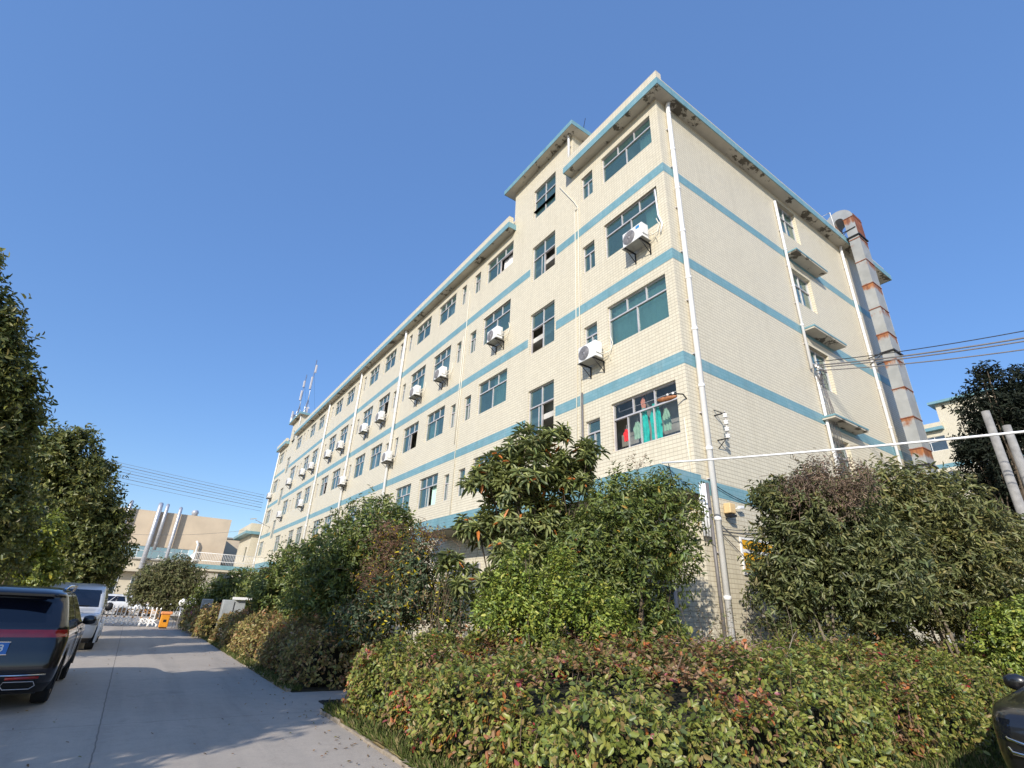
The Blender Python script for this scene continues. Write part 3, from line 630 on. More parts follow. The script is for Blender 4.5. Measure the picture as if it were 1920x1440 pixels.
def curtain_mesh(w,h,mode,matn,plane='x'):
    key=('c',round(w,2),round(h,2),mode,matn,plane)
    if key in _wc: return _wc[key]
    mb=MB(); n=28
    a,b=((0,w),(w*.5,w),(0,w*.5),(w*.15,w*.6),(w*.78,w),(0,w*.3))[mode]
    hh=h*(.95 if mode in(0,3) else .66)
    vs=[];fs=[]
    for i in range(n+1):
        uu=a+(b-a)*i/n; dd=.16+.025*math.sin(i*1.9)+.01*math.sin(i*.7)
        for z in (.02,hh):
            vs.append((dd,uu,z) if plane=='x' else (uu,dd,z))
    for i in range(n): fs.append((2*i,2*i+1,2*i+3,2*i+2))
    mb.add(vs,fs,True); me=mb.mesh('curtain',M[matn]); _wc[key]=me; return me
B0=empty('apartment_building','long five storey cream tiled building with blue bands, main building of the photo','building',(0,0,0))
def facade_front(B,full=True,ymax=LEN,wl=WL):
    holes=[(w[1],w[2],w[3],w[4]) for w in wl if w[1]<ymax]
    mb=MB(); wall_grid(mb,'x',0,0,LEN,0,17.88,[h for h in holes if h[3]<17.9]+([(5.40,6.93,17.43,17.88),(50.47,52.0,17.43,17.88)]),.14)
    # stair towers carry on above the roof line
    for (a,b) in ((4.28,8.45),(48.95,53.12)):
        mb2=[h for h in holes if h[2]>17 and a<h[0]<b and h[3]>18]
        hh=[(h[0],h[1],17.88,h[3]) for h in mb2]
        wall_grid(mb,'x',0,a,b,17.88,20.2,hh,.14)
        mb.quad((0,a,17.88),(6,a,17.88),(6,a,20.2),(0,a,20.2)); mb.quad((0,b,17.88),(0,b,20.2),(6,b,20.2),(6,b,17.88)); mb.quad((6,a,17.88),(6,b,17.88),(6,b,20.2),(6,a,20.2))
    return mb
front_holes_fix=None
mb=facade_front(B0)
gw=[(7.38,8.78,z+1.15,z+2.72) for z in ZB[:3]]+[(7.38,8.78,15.95,17.6)]
wall_grid(mb,'y',0,0,DEP,0,17.88,gw,.22)
mb.quad((DEP,0,0),(DEP,LEN,0),(DEP,LEN,17.88),(DEP,0,17.88)); mb.quad((0,LEN,0),(0,LEN,17.88),(DEP,LEN,17.88),(DEP,LEN,0))
mb.build('wall',M['tile'],B0)
# interior sheets and floors, seen only through the glass
ib=MB()
ib.quad((1.0,.3,0),(1.0,LEN-.3,0),(1.0,LEN-.3,19.9),(1.0,.3,19.9))
ib.quad((.3,1.6,0),(DEP-.3,1.6,0),(DEP-.3,1.6,17.8),(.3,1.6,17.8))
for z in ZB: ib.box(.16,1.0,.25,LEN-.25,z-.2,z+.0); ib.box(1.7,DEP-.3,.25,1.6,z-.2,z)
for y in [4.2,8.2,12.3,16.4,20.5,24.6,28.7,32.8,36.9,41,45.1,49.2,53.2]: ib.box(.16,1.0,y-.06,y+.06,0,17.8)
ib.build('interior',M['inner'],B0)
MB().quad((.0,.0,17.9),(DEP,.0,17.9),(DEP,LEN,17.9),(0,LEN,17.9)).build('roof',M['roof'],B0)
# bands
bb=MB(); bh=.36
for k,z in enumerate(ZB):
    segs=[(0,5.30),(7.05,50.35),(52.1,LEN)]
    for a,b in segs: bb.box(-.006,.02,a if a else -.006,b,z-bh,z)
    ss=[(.0,7.25),(9.7,DEP)] if k else [(0.0,DEP)]
    ss=[(.0,DEP)]
    for a,b in ss: bb.box(a+.02,b,-.006,.02,z-bh,z)
bb.build('blue_band',M['blue'],B0)
# cornices: soffit slab + blue fascia + tiled parapet
OV=.42
def cornice(y0,y1,gable=False,zs=17.85,fas=.28,par=.34,x1=DEP,both=False,name='cornice'):
    so=MB();fa=MB();pa=MB()
    e0=-OV if gable else 0
    so.box(-OV+.03,.0+.02,y0+(e0+.03 if gable else .03),y1-.03,zs,zs+.08)
    fa.box(-OV,-OV+.03,y0+e0,y1,zs-.02,zs+fas); fa.box(-OV+.03,.0,y1-.03,y1,zs-.02,zs+fas)
    if not gable: fa.box(-OV+.03,.0,y0,y0+.03,zs-.02,zs+fas)
    pa.box(-OV+.01,-OV+.25,y0+(e0+.01 if gable else 0),y1,zs+fas,zs+fas+par)
    if gable:
        so.box(.02,x1+OV-.03,-OV+.03,.02,zs,zs+.08)
        fa.box(-OV+.03,x1+OV,-OV,-OV+.03,zs-.02,zs+fas)
        so.box(x1+.0,x1+OV-.03,.02,4,zs,zs+.08); fa.box(x1+OV-.03,x1+OV,-OV+.03,4,zs-.02,zs+fas)
        pa.box(-OV+.25,x1+.1,-OV+.12,-OV+.3,zs+fas,zs+fas+par)
        so.box(-.2,.3,-.06,.0,17.5,17.6) if 0 else None
    s=so.build(name,M['soffit'],B0); fa.build('fascia',M['blue'],s); pa.build('parapet',M['tile'],s)
    return s
cornice(0,4.42,True); cornice(8.3,49.1); cornice(52.95,LEN+OV)
# tower caps
for a,b in ((4.28,8.45),(48.95,53.12)):
    s=MB().box(-OV+.02,6+OV,a-OV+.02,b+OV-.02,20.2,20.34).build('tower_roof',M['soffit'],B0)
    f_=MB(); f_.box(-OV,-OV+.02,a-OV,b+OV,20.19,20.42); f_.box(-OV+.02,6+OV,a-OV,a-OV+.02,20.19,20.42); f_.box(-OV+.02,6+OV,b+OV-.02,b+OV,20.19,20.42); f_.build('fascia',M['blue'],s)
    MB().quad((-OV+.02,a-OV+.02,20.40),(6+OV,a-OV+.02,20.40),(6+OV,b+OV-.02,20.40),(-OV+.02,b+OV-.02,20.40)).build('cap',M['roof'],s)
# parapet walls behind (back from the edge, give the roof line where there is no cornice)
MB().box(.0,.2,8.45,9.0,17.9,18.5).build('roof_upstand',M['tile'],B0); MB().box(.0,.2,53.12,53.6,17.9,18.5).build('roof_upstand',M['tile'],B0)
# entrance canopies
def canopy(y0,y1,dep,ov):
    c=MB().box(-dep+.03,-.005,y0+.03,y1-.03,4.28,4.36).build('canopy',M['soffit'],B0)
    f_=MB(); f_.box(-dep,-dep+.03,y0,y1,4.24,4.70); f_.box(-dep+.03,-.008,y0,y0+.03,4.24,4.70); f_.box(-dep+.03,-.008,y1-.03,y1,4.24,4.70); f_.build('fascia',M['blue'],c)
    MB().box(-dep+.03,-.01,y0+.03,y1-.03,4.36,4.60).build('slab',M['concrete_trim'],c)
canopy(-.12,12.7,1.45,0); canopy(44.5,50.0,1.1,0)
# gable window hoods
for z in (7.84,11.24,14.64):
    h_=MB().box(7.15,9.5,-.42,-.008,z,z+.06).build('window_hood',M['soffit'],B0)
    MB().box(7.13,9.52,-.44,-.008,z+.06,z+.12).build('hood_slab',M['blue'],h_)
# windows
cnt=0
stuffF=MB()
WS=sorted(WL,key=lambda w:w[1])
rs=random.Random(3)
allw=[]
for w_ in WS: allw.append(w_)
lim=96
for i,(kind,a,b,z0,z1,k) in enumerate(allw):
    w_,h_=b-a,z1-z0
    opened=0
    if kind=='stair': opened={7.3:2,10.7:0,14.12:1,17.43:0}.get(z0,0) if a<10 else 0
    elif kind=='big' and rs.random()<.16 and a>3: opened=rs.choice((1,3))
    if kind=='stair' and a<10 and z0==7.3: opened=1
    if kind=='stair' and a<10 and z0==10.7: opened=2
    if kind=='big' and a<1 and k==0: opened=4
    if kind=='small':
        fm,gm=window_meshes('small',w_,h_,0)
    else: fm,gm=window_meshes(kind,w_,h_,opened,'x','glass_clear' if opened==4 else 'glass')
    if i<lim:
        fo=link('window',fm,B0,(.105,a,z0)); link('pane',gm,fo)
        q=rs.random()
        if kind=='big' and a<1: q={0:.99,1:.10,2:.4,3:.4}[k]
        if kind=='stair': q=.99
        if q<.85:
            mode=0 if q<.16 else rs.choice((1,2,2,3,4,5)); mt=rs.choice(('curtain_mint','curtain_mint','curtain_white'))
            if kind=='big' and a<1: mode={1:0,2:5,3:5}[k]; mt='curtain_mint'
            if kind=='small': mode=rs.choice((0,2)); mt='curtain_white'
            if kind=='big' and 8<a<10 and k==2: mode=1; mt='curtain_violet'
            link('curtain',curtain_mesh(w_,h_,mode,mt),fo)
    else:
        for v in fm.vertices: pass
        o_=len(stuffF.v); stuffF.add([(v.co.x+.105,v.co.y+a,v.co.z+z0) for v in fm.vertices],[tuple(p.vertices) for p in fm.polygons])
        if not hasattr(stuffF,'g'): stuffF.g=MB()
        stuffF.g.add([(v.co.x+.105,v.co.y+a,v.co.z+z0) for v in gm.vertices],[tuple(p.vertices) for p in gm.polygons])
fo=stuffF.build('window',M['alu'],B0); fo['kind']='stuff'; fo['label']='farthest windows at the far end of the facade'; stuffF.g.build('pane',M['glass'],fo)
for (a,b,c,d) in gw:
    fm,gm=window_meshes('stair',b-a,d-c,0,'y'); fo=link('window',fm,B0,(a,.17,c)); link('pane',gm,fo); link('curtain',curtain_mesh(b-a,d-c,0,'curtain_white','y'),fo)
# ground floor windows behind the planting: applied frames in front of the wall are avoided, dark shutters instead
for a,b in ((.9,3.4),(9.6,11.8),(14,16.4),(18,20.4),(23,25.6)):
    sh=MB().box(-.05,-.008,a,b,1.2,3.1).build('ground_floor_window',M['glass_grey'],B0); gf=MB()
    for z in (1.14,3.1): gf.box(-.07,-.008,a-.06,b+.06,z,z+.06)
    for y in (a-.06,(a+b)/2-.03,b): gf.box(-.068,-.008,y,y+.06,1.2,3.1)
    gf.build('frame',M['alu'],sh)
# downpipes
def downpipe(p,ax,z0,z1,r,mat='pipe',kink=True):
    mb=MB(); x,y=p
    pts=[(x,y,z0),(x,y,z1-.35)]
    pts+= [(x,y,z1-.1)]
    if kink:
        d=.16; pts=[(x,y,z0),(x,y,z1-.12),(x+(ax[0]*d*.3),y+ax[1]*d*.3,z1)]
    mb.tube(pts,r,12)
    o=mb.build('downpipe',M[mat],B0)
    z=z0+1.7
    while z<z1-.4: MB().cyl((x,y,z),(x,y,z+.09),r*1.13,12).build('joint_collar',M[mat],o); z+=1.7
    cl=MB(); z=z0+1
    while z<z1-.4:
        cl.obox((x-ax[0]*r*1.0,y-ax[1]*r,z),(r*1.25 if ax[1] else .03,0,0),(0,r*1.25 if ax[0] else .03,0),(0,0,.015)); z+=1.7
    cl.build('clamp',M['alu'],o)
    return o
downpipe((.48,-.10),(0,-1),.3,17.85,.075)
downpipe((7.05,-.07),(0,-1),9.7,17.4,.05,kink=False); downpipe((7.3,-.07),(0,-1),5.0,9.6,.05,kink=False); downpipe((12.75,-.07),(0,-1),.3,17.85,.06)
for y in (20.42,28.66,36.9,57.2): downpipe((-.10,y),(-1,0),.3,17.85,.078)
downpipe((-.10,4.42),(-1,0),18.6,20.2,.05); downpipe((-.10,49.1),(-1,0),18.6,20.2,.07)
cb_=MB()
cb_.tube([(-.03,5.1,17.9),(-.03,4.2,16.4),(-.03,3.98,15.95),(-.03,3.98,5)],.018,6)
cb_.tube([(-.03,4.16,15.9),(-.03,4.16,11.5),(-.03,4.2,4.8)],.018,6)
cb_.tube([(-.03,4.16,15.9),(-.03,3.98,15.95)],.018,6)
cb_.build('wall_conduit',M['conduit'],B0); cb_=MB(); cb_.tube([(-.03,12.33,16.6),(-.03,12.33,4.8)],.02,6); cb_.tube([(-.03,12.5,14),(-.03,12.5,8.4)],.02,6)
cb_.build('wall_conduit',M['conduit'],B0); cb_=MB(); cb_.tube([(-.03,.16,6.2),(-.03,.14,5.4),(-.03,.12,4.7)],.014,5)
cb_.build('wall_conduit',M['conduit'],B0)
MB().tube([(-.04,3.9,8.1),(-.04,3.88,4.7)],.03,8).build('drain_pipe',M['pipe_grey'],B0)
for i in range(5): MB().tube([(.1-i*.05,-.10-.045*(i%2),4.5),(.11-i*.05,-.10-.045*(i%2),3.3)],.028,8).build('service_conduit',M['pipe'],B0)
MB().tube([(.22,-.10,4.55),(.23,-.10,.2)],.04,10).build('grey_riser',M['pipe_grey'],B0)

# ------------------------------------------------------------------ air conditioners
def make_ac(label):
    t=empty('air_conditioner',label,'air conditioner',(0,0,0),group='outdoor air conditioner units on the front wall')
    w,h,d=.80,.56,.30; x1=-.16; x0=x1-d
    o=MB().box(x0,x1,-w/2,w/2,0,h).build('casing',M['acwhite'],t); bevel(o,.025,2)
    g=MB(); cy=.13; cz=h/2; R0=.235
    g.lathe([(0,x0-.012),(.05,x0-.012),(.05,x0-.004)],20,'x',(0,cy,cz)); 
    for q in range(1,8): rr=.05+(R0-.05)*q/7.; g.lathe([(rr-.008,x0-.016),(rr,x0-.02),(rr+.006,x0-.016)],24,'x',(0,cy,cz))
    for q in range(6):
        a=q*math.pi/3; g.tube([(x0-.016,cy+.05*math.cos(a),cz+.05*math.sin(a)),(x0-.016,cy+R0*math.cos(a),cz+R0*math.sin(a))],.005,4)
    g.build('fan_grille',M['acgrille'],t)
    MB().lathe([(0,x0-.003),(R0,x0-.003),(R0,x0+.01)],24,'x',(0,cy,cz)).build('fan_shade_disc',simple_dark,t)  # flat disc on the casing; shade behind the grille painted in dark grey
    for y in (-.3,.3):
        b=MB(); b.box(-.50,0,y-.02,y+.02,-.06,-.025); b.box(-.03,-.005,y-.02,y+.02,-.42,-.06); b.tube([(-.46,y,-.05),(-.02,y,-.38)],.014,5); b.build('bracket',M['blackiron'],t)
    MB().box(-.50,-.1,-.42,.42,-.025,-.005).build('drip_tray',M['concrete_trim'],t)
    p=MB(); p.tube([(x1-.05,-.4,.12),(x1-.02,-.55,.10),(-.06,-.66,.2),(-.03,-.72,.45),(-.02,-.62,.75)],.016,6); p.tube([(x1-.05,-.4,.18),(x1-.02,-.5,.2),(-.06,-.56,.14),(-.04,-.6,-.1)],.010,6); p.build('refrigerant_pipe',M['conduit'],t)
    MB().box(x0-.004,x1-.1,-w/2-.03,-w/2,.12,.4).build('valve_cover',M['acwhite'],t)
    return t
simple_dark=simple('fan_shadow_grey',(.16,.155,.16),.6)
AC=[(1.05,12.1,'white air conditioner with blue label below the top corner window of the third row'),(3.2,8.9,'boxy white air conditioner under the narrow window nearest the corner'),
(9.1,12.15,'air conditioner below the violet curtained window left of the stairwell'),(14.15,12.15,'upper row air conditioner, third from the corner'),(17.2,12.15,'upper row air conditioner just right of the first long downpipe'),
(22.4,12.15,'upper row air conditioner just left of the first long downpipe'),(25.4,12.15,'upper row air conditioner midway between the first and second long downpipes'),(20.1,9.05,'lower row air conditioner overlapping the first long downpipe'),
(30.5,12.15,'upper row air conditioner just left of the second long downpipe'),(33.7,12.15,'upper row air conditioner just right of the third long downpipe'),(38.7,12.15,'upper row air conditioner just left of the third long downpipe'),
(41.7,12.15,'upper row air conditioner, second left of the third long downpipe'),(46.9,12.15,'upper row air conditioner right of the far stairwell'),(39.7,9.05,'lower row air conditioner left of the third long downpipe'),
(47.9,9.05,'lower row air conditioner near the far stairwell'),(56.4,12.15,'farthest air conditioner at the far end of the wall'),(28.3,9.05,'lower row air conditioner overlapping the second long downpipe')]
ac0=make_ac(AC[0][2]); 
for i,(y,z,lab) in enumerate(AC):
    o=ac0 if i==0 else copy_tree(ac0); o.location=(0,y,z); o['label']=lab
MB().box(-.468,-.462,-.30,-.16,.40,.50).build('logo',M['aclogo'],ac0)
# white pipe cover at first AC
MB().tube([(-.02,.42,13.75),(-.05,.36,13.95),(-.05,.34,13.4),(-.04,.33,12.9),(-.03,.22,12.5),(-.04,.3,12.2)],.028,8).build('pipe_cover',M['pipe'],ac0,(0,-1.05,-12.1))

# ------------------------------------------------------------------ laundry and fittings
def garment(label,y,z,w,h,mat,cat='garment',x=.19):
    mb=MB(); n,m=10,12; vs=[];fs=[]
    for j in range(m+1):
        tt=j/m; ww=w*(.35+.65*min(1,tt*3)) 
        for i in range(n+1):
            s=i/n-.5; vs.append((.03*math.sin(i*1.7+tt*2)+.015*math.sin(i*3.1+j),s*ww,-h*tt))
    for j in range(m):
        for i in range(n): a=j*(n+1)+i; fs.append((a,a+1,a+n+2,a+n+1))
    mb.add(vs,fs,True)
    t=empty('hanging_garment',label,cat,(x,y,z),group='laundry hanging behind the corner window'); mb.build('cloth',M[mat],t)
    MB().tube([(0,-w*.22,-.03),(0,0,.05),(0,w*.22,-.03)],.006,5).tube([(0,0,.05),(0,0,.13)],.004,5).build('hanger',M['alu'],t)
garment('long turquoise garment hanging left of the window mullion',1.62,6.98,.24,1.05,'tealcloth')
garment('wide turquoise garment hanging right of the window mullion',1.22,6.98,.34,1.02,'tealcloth')
garment('pale green towel with pointed top hanging at the right of the laundry',.86,6.72,.22,.62,'mintcloth')
garment('small pale green cloth hanging between the red bag and the turquoise garment',1.88,6.62,.26,.5,'mintcloth')
garment('small red cloth hanging at the left of the laundry window',2.28,6.5,.20,.36,'redcloth',x=.17)
garment('salmon pink cloth hanging behind the upper pane of the laundry window',1.62,7.28,.12,.34,'orangecloth')
t=empty('clothes_rail','thin rail the laundry hangs from inside the corner window','rail',(.19,1.5,7.1))
MB().tube([(0,-1.05,0),(0,1.05,0)],.012,6).tube([(0,-1.05,0),(0,-1.05,.3)],.01,5).tube([(0,1.05,0),(0,1.05,.3)],.01,5).build('bar',M['alu'],t)
t=empty('wall_lamp','old rust brown street lamp on a bracket at the right of the laundry window','lamp',(0,.10,6.72))
mb=MB(); vs=[];fs=[]
n=16
for k,(s,w_,hh) in enumerate(((0,.02,.0),(.05,.07,.05),(.18,.11,.08),(.34,.12,.085),(.46,.09,.07),(.52,.03,.03))):
    for i in range(n):
        a=2*math.pi*i/n; c=math.cos(a); z=math.sin(a); vs.append((-.30-.25*s+c*w_*.6,.05+s+ .0,(z*hh*(1.0 if z<0 else .45))))
for k in range(5):
    for i in range(n): fs.append((k*n+i,k*n+(i+1)%n,(k+1)*n+(i+1)%n,(k+1)*n+i))
mb.add(vs,fs,True).build('lamp_shade',M['lampbrown'],t,(0,-.05,0))
MB().tube([(0,-.05,-.02),(-.14,-.06,.06),(-.30,.02,.06),(-.36,.16,.05)],.018,8).build('arm',M['blackiron'],t)
b=MB(); b.cyl((-.33,.10,.05),(-.33,.10,.11),.03); b.cyl((-.37,.24,.05),(-.37,.24,.10),.025); b.build('fixing',M['ceramic'],t)
t=empty('insulator_rack','rack of four white ceramic insulators on black brackets on the gable wall','insulators',(1.03,0,6.1))
for z in (.38,-.30): MB().tube([(0,0,z),(.02,-.30,z)],.018,6).tube([(0,0,z-.22 if z<0 else z+.16),(.02,-.24,z)],.012,5).build('bracket',M['blackiron'],t)
MB().tube([(.03,-.28,-.34),(.03,-.28,.44)],.012,6).build('rod',M['alu'],t)
for k in range(4): MB().lathe([(0,-.055),(.055,-.05),(.06,-.02),(.035,0),(.06,.02),(.055,.05),(0,.055)],14,'z',(.03,-.28,-.25+k*.185)).build('insulator',M['ceramic'],t)
t=empty('flood_light','small ochre floodlight box on the gable wall right of the downpipe','light',(.98,0,4.05))
o=MB().box(-.13,.10,-.22,-.04,-.12,.12).build('housing',M['yellowbox'],t); bevel(o,.02)
MB().box(-.02,.02,-.04,0,-.05,.05).build('mount',M['blackiron'],t); MB().box(-.12,.08,-.235,-.06,-.20,-.145).build('lens',M['black'],t)
t=empty('security_camera','small white security camera next to the ochre floodlight','camera',(1.35,0,4.1))
MB().tube([(0,0,0),(0,-.10,.02)],.014,6).build('arm',M['pipe'],t); o=MB().obox((.08,-.14,.04),(.10,0,.015),(0,.035,0),(0,0,.035)).build('body',M['pipe'],t); bevel(o,.012)
t=empty('yellow_sign','yellow wall sign in a white frame on the gable, partly hidden by leaves','sign',(1.42,0,3.02))
MB().box(0,1.35,-.03,-.01,-.38,.38).build('panel',M['yellow'],t)
f_=MB(); f_.box(-.05,0,-.045,-.008,-.43,.43); f_.box(1.35,1.40,-.045,-.008,-.43,.43); f_.box(0,1.35,-.045,-.008,.38,.43); f_.box(0,1.35,-.045,-.008,-.43,-.38); f_.build('frame',M['ceramic'],t)
MB().box(.0,1.35,-.034,-.031,.08,.16).build('stripe',M['ceramic'],t)
t=empty('street_lamp','slim lamp arm sticking out from the far end of the front wall','lamp',(0,53.0,8.6))
MB().tube([(0,0,0),(-.7,0,.25),(-1.6,-.3,.55)],[.05,.04,.04],8).build('arm',M['steel'],t); MB().obox((-1.85,-.38,.62),(.3,.08,.07),(0,.1,0),(0,0,.04)).build('head',M['steel'],t)

# ------------------------------------------------------------------ exhaust duct on the gable
t=empty('exhaust_duct','tall square rust streaked sheet metal duct curving over the roof edge','duct',(13.12,-.7,0))
X0,X1=12.70,13.52; Y0,Y1=-.92,-.50
zs=[.3]+[19.1-1.25*k for k in range(14,-1,-1)]
zs=[z for z in zs if z>=.3]
for a,b in zip(zs,zs[1:]):
    MB().box(X0-13.12,X1-13.12,Y0+.7,Y1+.7,a,b-.004).build('duct_section',M['duct'],t)
for z in zs[1:]: MB().box(X0-13.12-.02,X1-13.12+.02,Y0+.7-.02,Y1+.7+.02,z-.025,z+.015).build('flange',M['rust'],t)
for z in (18.0,12.0,7.2): MB().box(X0-13.12-.06,X1-13.12+.06,Y0+.7-.06,Y1+.7+.06,z-.03,z+.03).build('support_collar',M['blackiron'],t)
el=MB(); cy,cz=-.30,19.10; ri,ro=.20,.62; nseg=14; vs=[];fs=[]
for k in range(nseg+1):
    a=math.pi*k/nseg
    for (rr,x) in ((ro,X0),(ro,X1),(ri,X1),(ri,X0)): vs.append((x-13.12,cy-rr*math.cos(a)+.7,cz+rr*math.sin(a)*1.05))
for k in range(nseg):
    for q in range(4): fs.append((k*4+q,k*4+(q+1)%4,(k+1)*4+(q+1)%4,(k+1)*4+q))
el.add(vs,fs).build('elbow',M['duct'],t)
MB().box(X0-13.12,X1-13.12,cy+ri+.7,cy+ro+.7,17.95,19.1).build('roof_section',M['duct'],t)
re=MB(); 
re.box(X0-13.12+.004,X1-13.12-.004,Y0+.7-.008,Y0+.7-.003,18.15,19.25); re.build('rusted_face',M['rust'],t)
for z in (18.45,12.0,7.2):
    MB().tube([(-.45,.7,z-.05),(-.45,-.2,z)],.022,5).tube([(-.45,.7,z-.35),(-.45,.1,z)],.018,5).build('wall_bracket',M['blackiron'],t)
    MB().tube([(.42,.7,z-.05),(.42,-.2,z)],.022,5).build('wall_bracket',M['blackiron'],t)
t=empty('roof_railing','white tube handrail at the roof edge beside the duct elbow','railing',(11.9,-.2,18.3))
MB().tube([(-.1,.5,0),(-.1,.5,.95),(.0,-.1,.95),(.05,-.12,0)],.028,6).build('tube',M['pipe'],t)

# ------------------------------------------------------------------ antennas
def mast(label,x,y,zt,pan):
    t=empty('antenna_mast',label,'antenna',(x,y,20.4),group='phone antenna masts on the far tower')
    H=zt-20.4; b=MB(); b.tube([(0,0,0),(0,0,H)],.05,8)
    for a in (0,2.1,4.2): b.tube([(0,0,H*.35),(.7*math.cos(a),.7*math.sin(a),0)],.03,5)
    b.build('pole',M['steel'],t)
    for (z,dx,s) in pan:
        o=MB().box(-.10,.10,-.08,.08,-.42*s,.42*s).build('panel_antenna',M['alu'],t,(dx,-.12,z)); bevel(o,.03); MB().cyl((dx*0,0,z),(dx,-.05,z),.02).build('mount',M['blackiron'],t)
    b=MB(); 
    b.tube([(0,0,H*.8),(1.6,1.2,0)],.008,4); b.build('guy_wire',M['blackiron'],t)
mast('taller antenna mast with three white panels, right one on the far tower',.7,51.6,28.2,[(6.6,.1,1.2),(4.7,-.1,1.9),(1.3,.1,.9)])
mast('shorter antenna mast, left one on the far tower',.2,53.0,26.6,[(4.9,-.1,1.0),(3.4,-.15,1.5),(.9,-.6,.9)])
t=empty('equipment_box','white equipment box at the left edge of the far tower roof','box',(-.2,53.3,20.42))
o=MB().box(-.22,.22,-.2,.2,0,1.0).build('body',M['ceramic'],t); bevel(o,.03)
t=empty('roof_aerial','thin dark aerial on the near tower roof','aerial',(.4,4.1,20.42)); MB().tube([(0,0,0),(.15,-.05,1.0)],.012,5).tube([(.07,-.02,.5),(.3,.2,.75)],.008,4).build('rod',M['blackiron'],t)

# ------------------------------------------------------------------ wires
def wire(label,a,b,r,mat='black',sag=.3,group=None,name='power_cable',n=24,cat='cable'):
    a=Vector(a);b=Vector(b); mb=MB(); o=a
    pts=[a.lerp(b,i/n)-Vector((0,0,sag*4*(i/n)*(1-i/n)))-a for i in range(n+1)]; mb.tube(pts,r,6)
    x=mb.build(name,M[mat]); x.location=a; return tag(x,label,cat,group)
wire('thick white cable conduit spanning from the canopy corner to beyond the right edge',(-1.35,-.1,4.74),(2.2,-10.5,4.5),.021,'pipe',.12)
wire('short dark cable slanting down across the blue canopy side',(-1.2,-.16,4.74),(-.75,-.14,4.2),.012)
ww=[((7.15,-.15,9.62),(9.7,-11,8.6),.018,'lower'),((7.15,-.12,9.75),(9.7,-11,9.0),.02,'middle'),((7.2,-.12,9.85),(9.7,-11,9.12),.024,'thick'),((7.2,-.12,9.98),(9.9,-11,9.5),.014,'upper')]
for a,b,r_,lab in ww: wire(lab+' cable of the four leaving the gable corner pipe to the right',a,b,r_,'pipe_grey' if lab!='upper' else 'black',.35,'overhead cables right of the building')
t=empty('cable_coil','tangle of looped cables and insulators on the gable pipe where the overhead cables end','cables',(7.3,-.12,9.6))
mb=MB()
for k in range(7):
    c=Vector((random.uniform(-.25,.35),random.uniform(-.1,0),random.uniform(-.5,.15))); r_=random.uniform(.1,.24); mb.tube([c+Vector((r_*math.cos(q*.5),-.03+.02*math.sin(q),r_*1.3*math.sin(q*.5))) for q in range(14)],.010,5)
for k in range(9): x=random.uniform(-.1,.5); mb.tube([(random.uniform(-.2,.2),-.03,0),(x,-.05,-1.2),(x+random.uniform(-.2,.3),-.02,-3.2-random.random())],.009,4)
mb.build('loops',M['pipe_grey'],t)
for k in range(3): MB().lathe([(0,-.05),(.045,-.03),(.03,0),(.045,.03),(0,.05)],10,'z',(-.3+k*.14,-.12,.12)).build('insulator',M['ceramic'],t)
for k in range(7):
    z=[14.1,13.8,13.5,13.2,12.9,12.6,12.2][k]
    wire('thin overhead line, %s of the seven crossing the sky left of the building'%['topmost','second','third','fourth','fifth','sixth','lowest'][k],(-26,60,z+1.2),(-.15,60.5,z-1.0),.026 if k in(1,3,5) else .015,'pipe_grey',.1,'overhead lines left of the building')
wire('single dark cable crossing in front of the tan building',(-18,60,7.2),(-.6,60.2,9.0),.016,'pipe_grey',.7)
for (y0,z0,y1,z1,k,l) in ((-.1,3.55,-.1,3.75,0,'upper thin cable stretched across the lower gable wall'),(-.1,3.5,-.1,3.62,1,'lower thin cable stretched across the lower gable wall')):
    wire(l,(.55,-.06,z0),(2.6,-.06,z1),.010,'pipe_grey',.04)
wire('dark cable slanting down the lower gable wall towards the yellow sign',(.55,-.05,3.5),(1.5,-.05,2.95),.010,'pipe_grey',0)
wire('thin cable hanging across the blue band of the gable',(.5,-.05,4.6),(2.9,-.05,4.35),.010,'black',.12)

# ------------------------------------------------------------------ annex and far platform
t=empty('annex_building','low cream annex with blue band attached to the far end of the long building','building',(0,58,0))
mb=MB(); wall_grid(mb,'x',-.75,.6,9,0,8.9,[(2.0,3.4,5.4,7.0)],.12); mb.quad((-.75,.6,0),(8,.6,0),(8,.6,8.9),(-.75,.6,8.9)); mb.quad((-.75,9,0),(-.75,9,8.9),(8,9,8.9),(8,9,0)); mb.quad((8,.6,0),(8,9,0),(8,9,8.9),(8,.6,8.9)); mb.quad((-.75,.6,8.9),(8,.6,8.9),(8,9,8.9),(-.75,9,8.9))
mb.build('wall',M['tile'],t); MB().box(-1.5,8.3,.2,9.4,8.3,8.6).build('cornice',M['blue'],t); MB().box(-1.1,8.2,.5,9.2,8.6,9.5).build('parapet',M['tile'],t)
MB().box(-.6,-.55,2.0,3.4,5.4,7.0).build('window',M['glass_grey'],t)
t=empty('entrance_platform','raised terrace with blue edge and white railing at the far end of the building','terrace',(-3.2,54,0))
MB().box(-3.1,3.15,-2.4,2.8,3.85,4.30).build('slab',M['palewall'],t); f_=MB(); f_.box(-3.14,3.15,-2.44,-2.4,4.05,4.42); f_.box(-3.14,-3.1,-2.4,2.8,4.05,4.42); f_.build('fascia',M['blue'],t)
for x,y in ((-2.7,-2.0),(2.0,-2.0),(-2.7,2.4)): MB().box(x-.25,x+.25,y-.25,y+.25,0,3.85).build('column',M['palewall'],t)
rl=MB()
for z in (4.75,5.45): rl.tube([(3.1,-2.35,z),(-3.05,-2.35,z),(-3.05,2.7,z)],.03,6)
for k in range(44): rl.tube([(3.1-k*.14,-2.35,4.42),(3.1-k*.14,-2.35,5.45)],.012,4)
for k in range(30): rl.tube([(-3.05,-2.35+k*.17,4.42),(-3.05,-2.35+k*.17,5.45)],.012,4)
rl.build('railing',M['ceramic'],t)
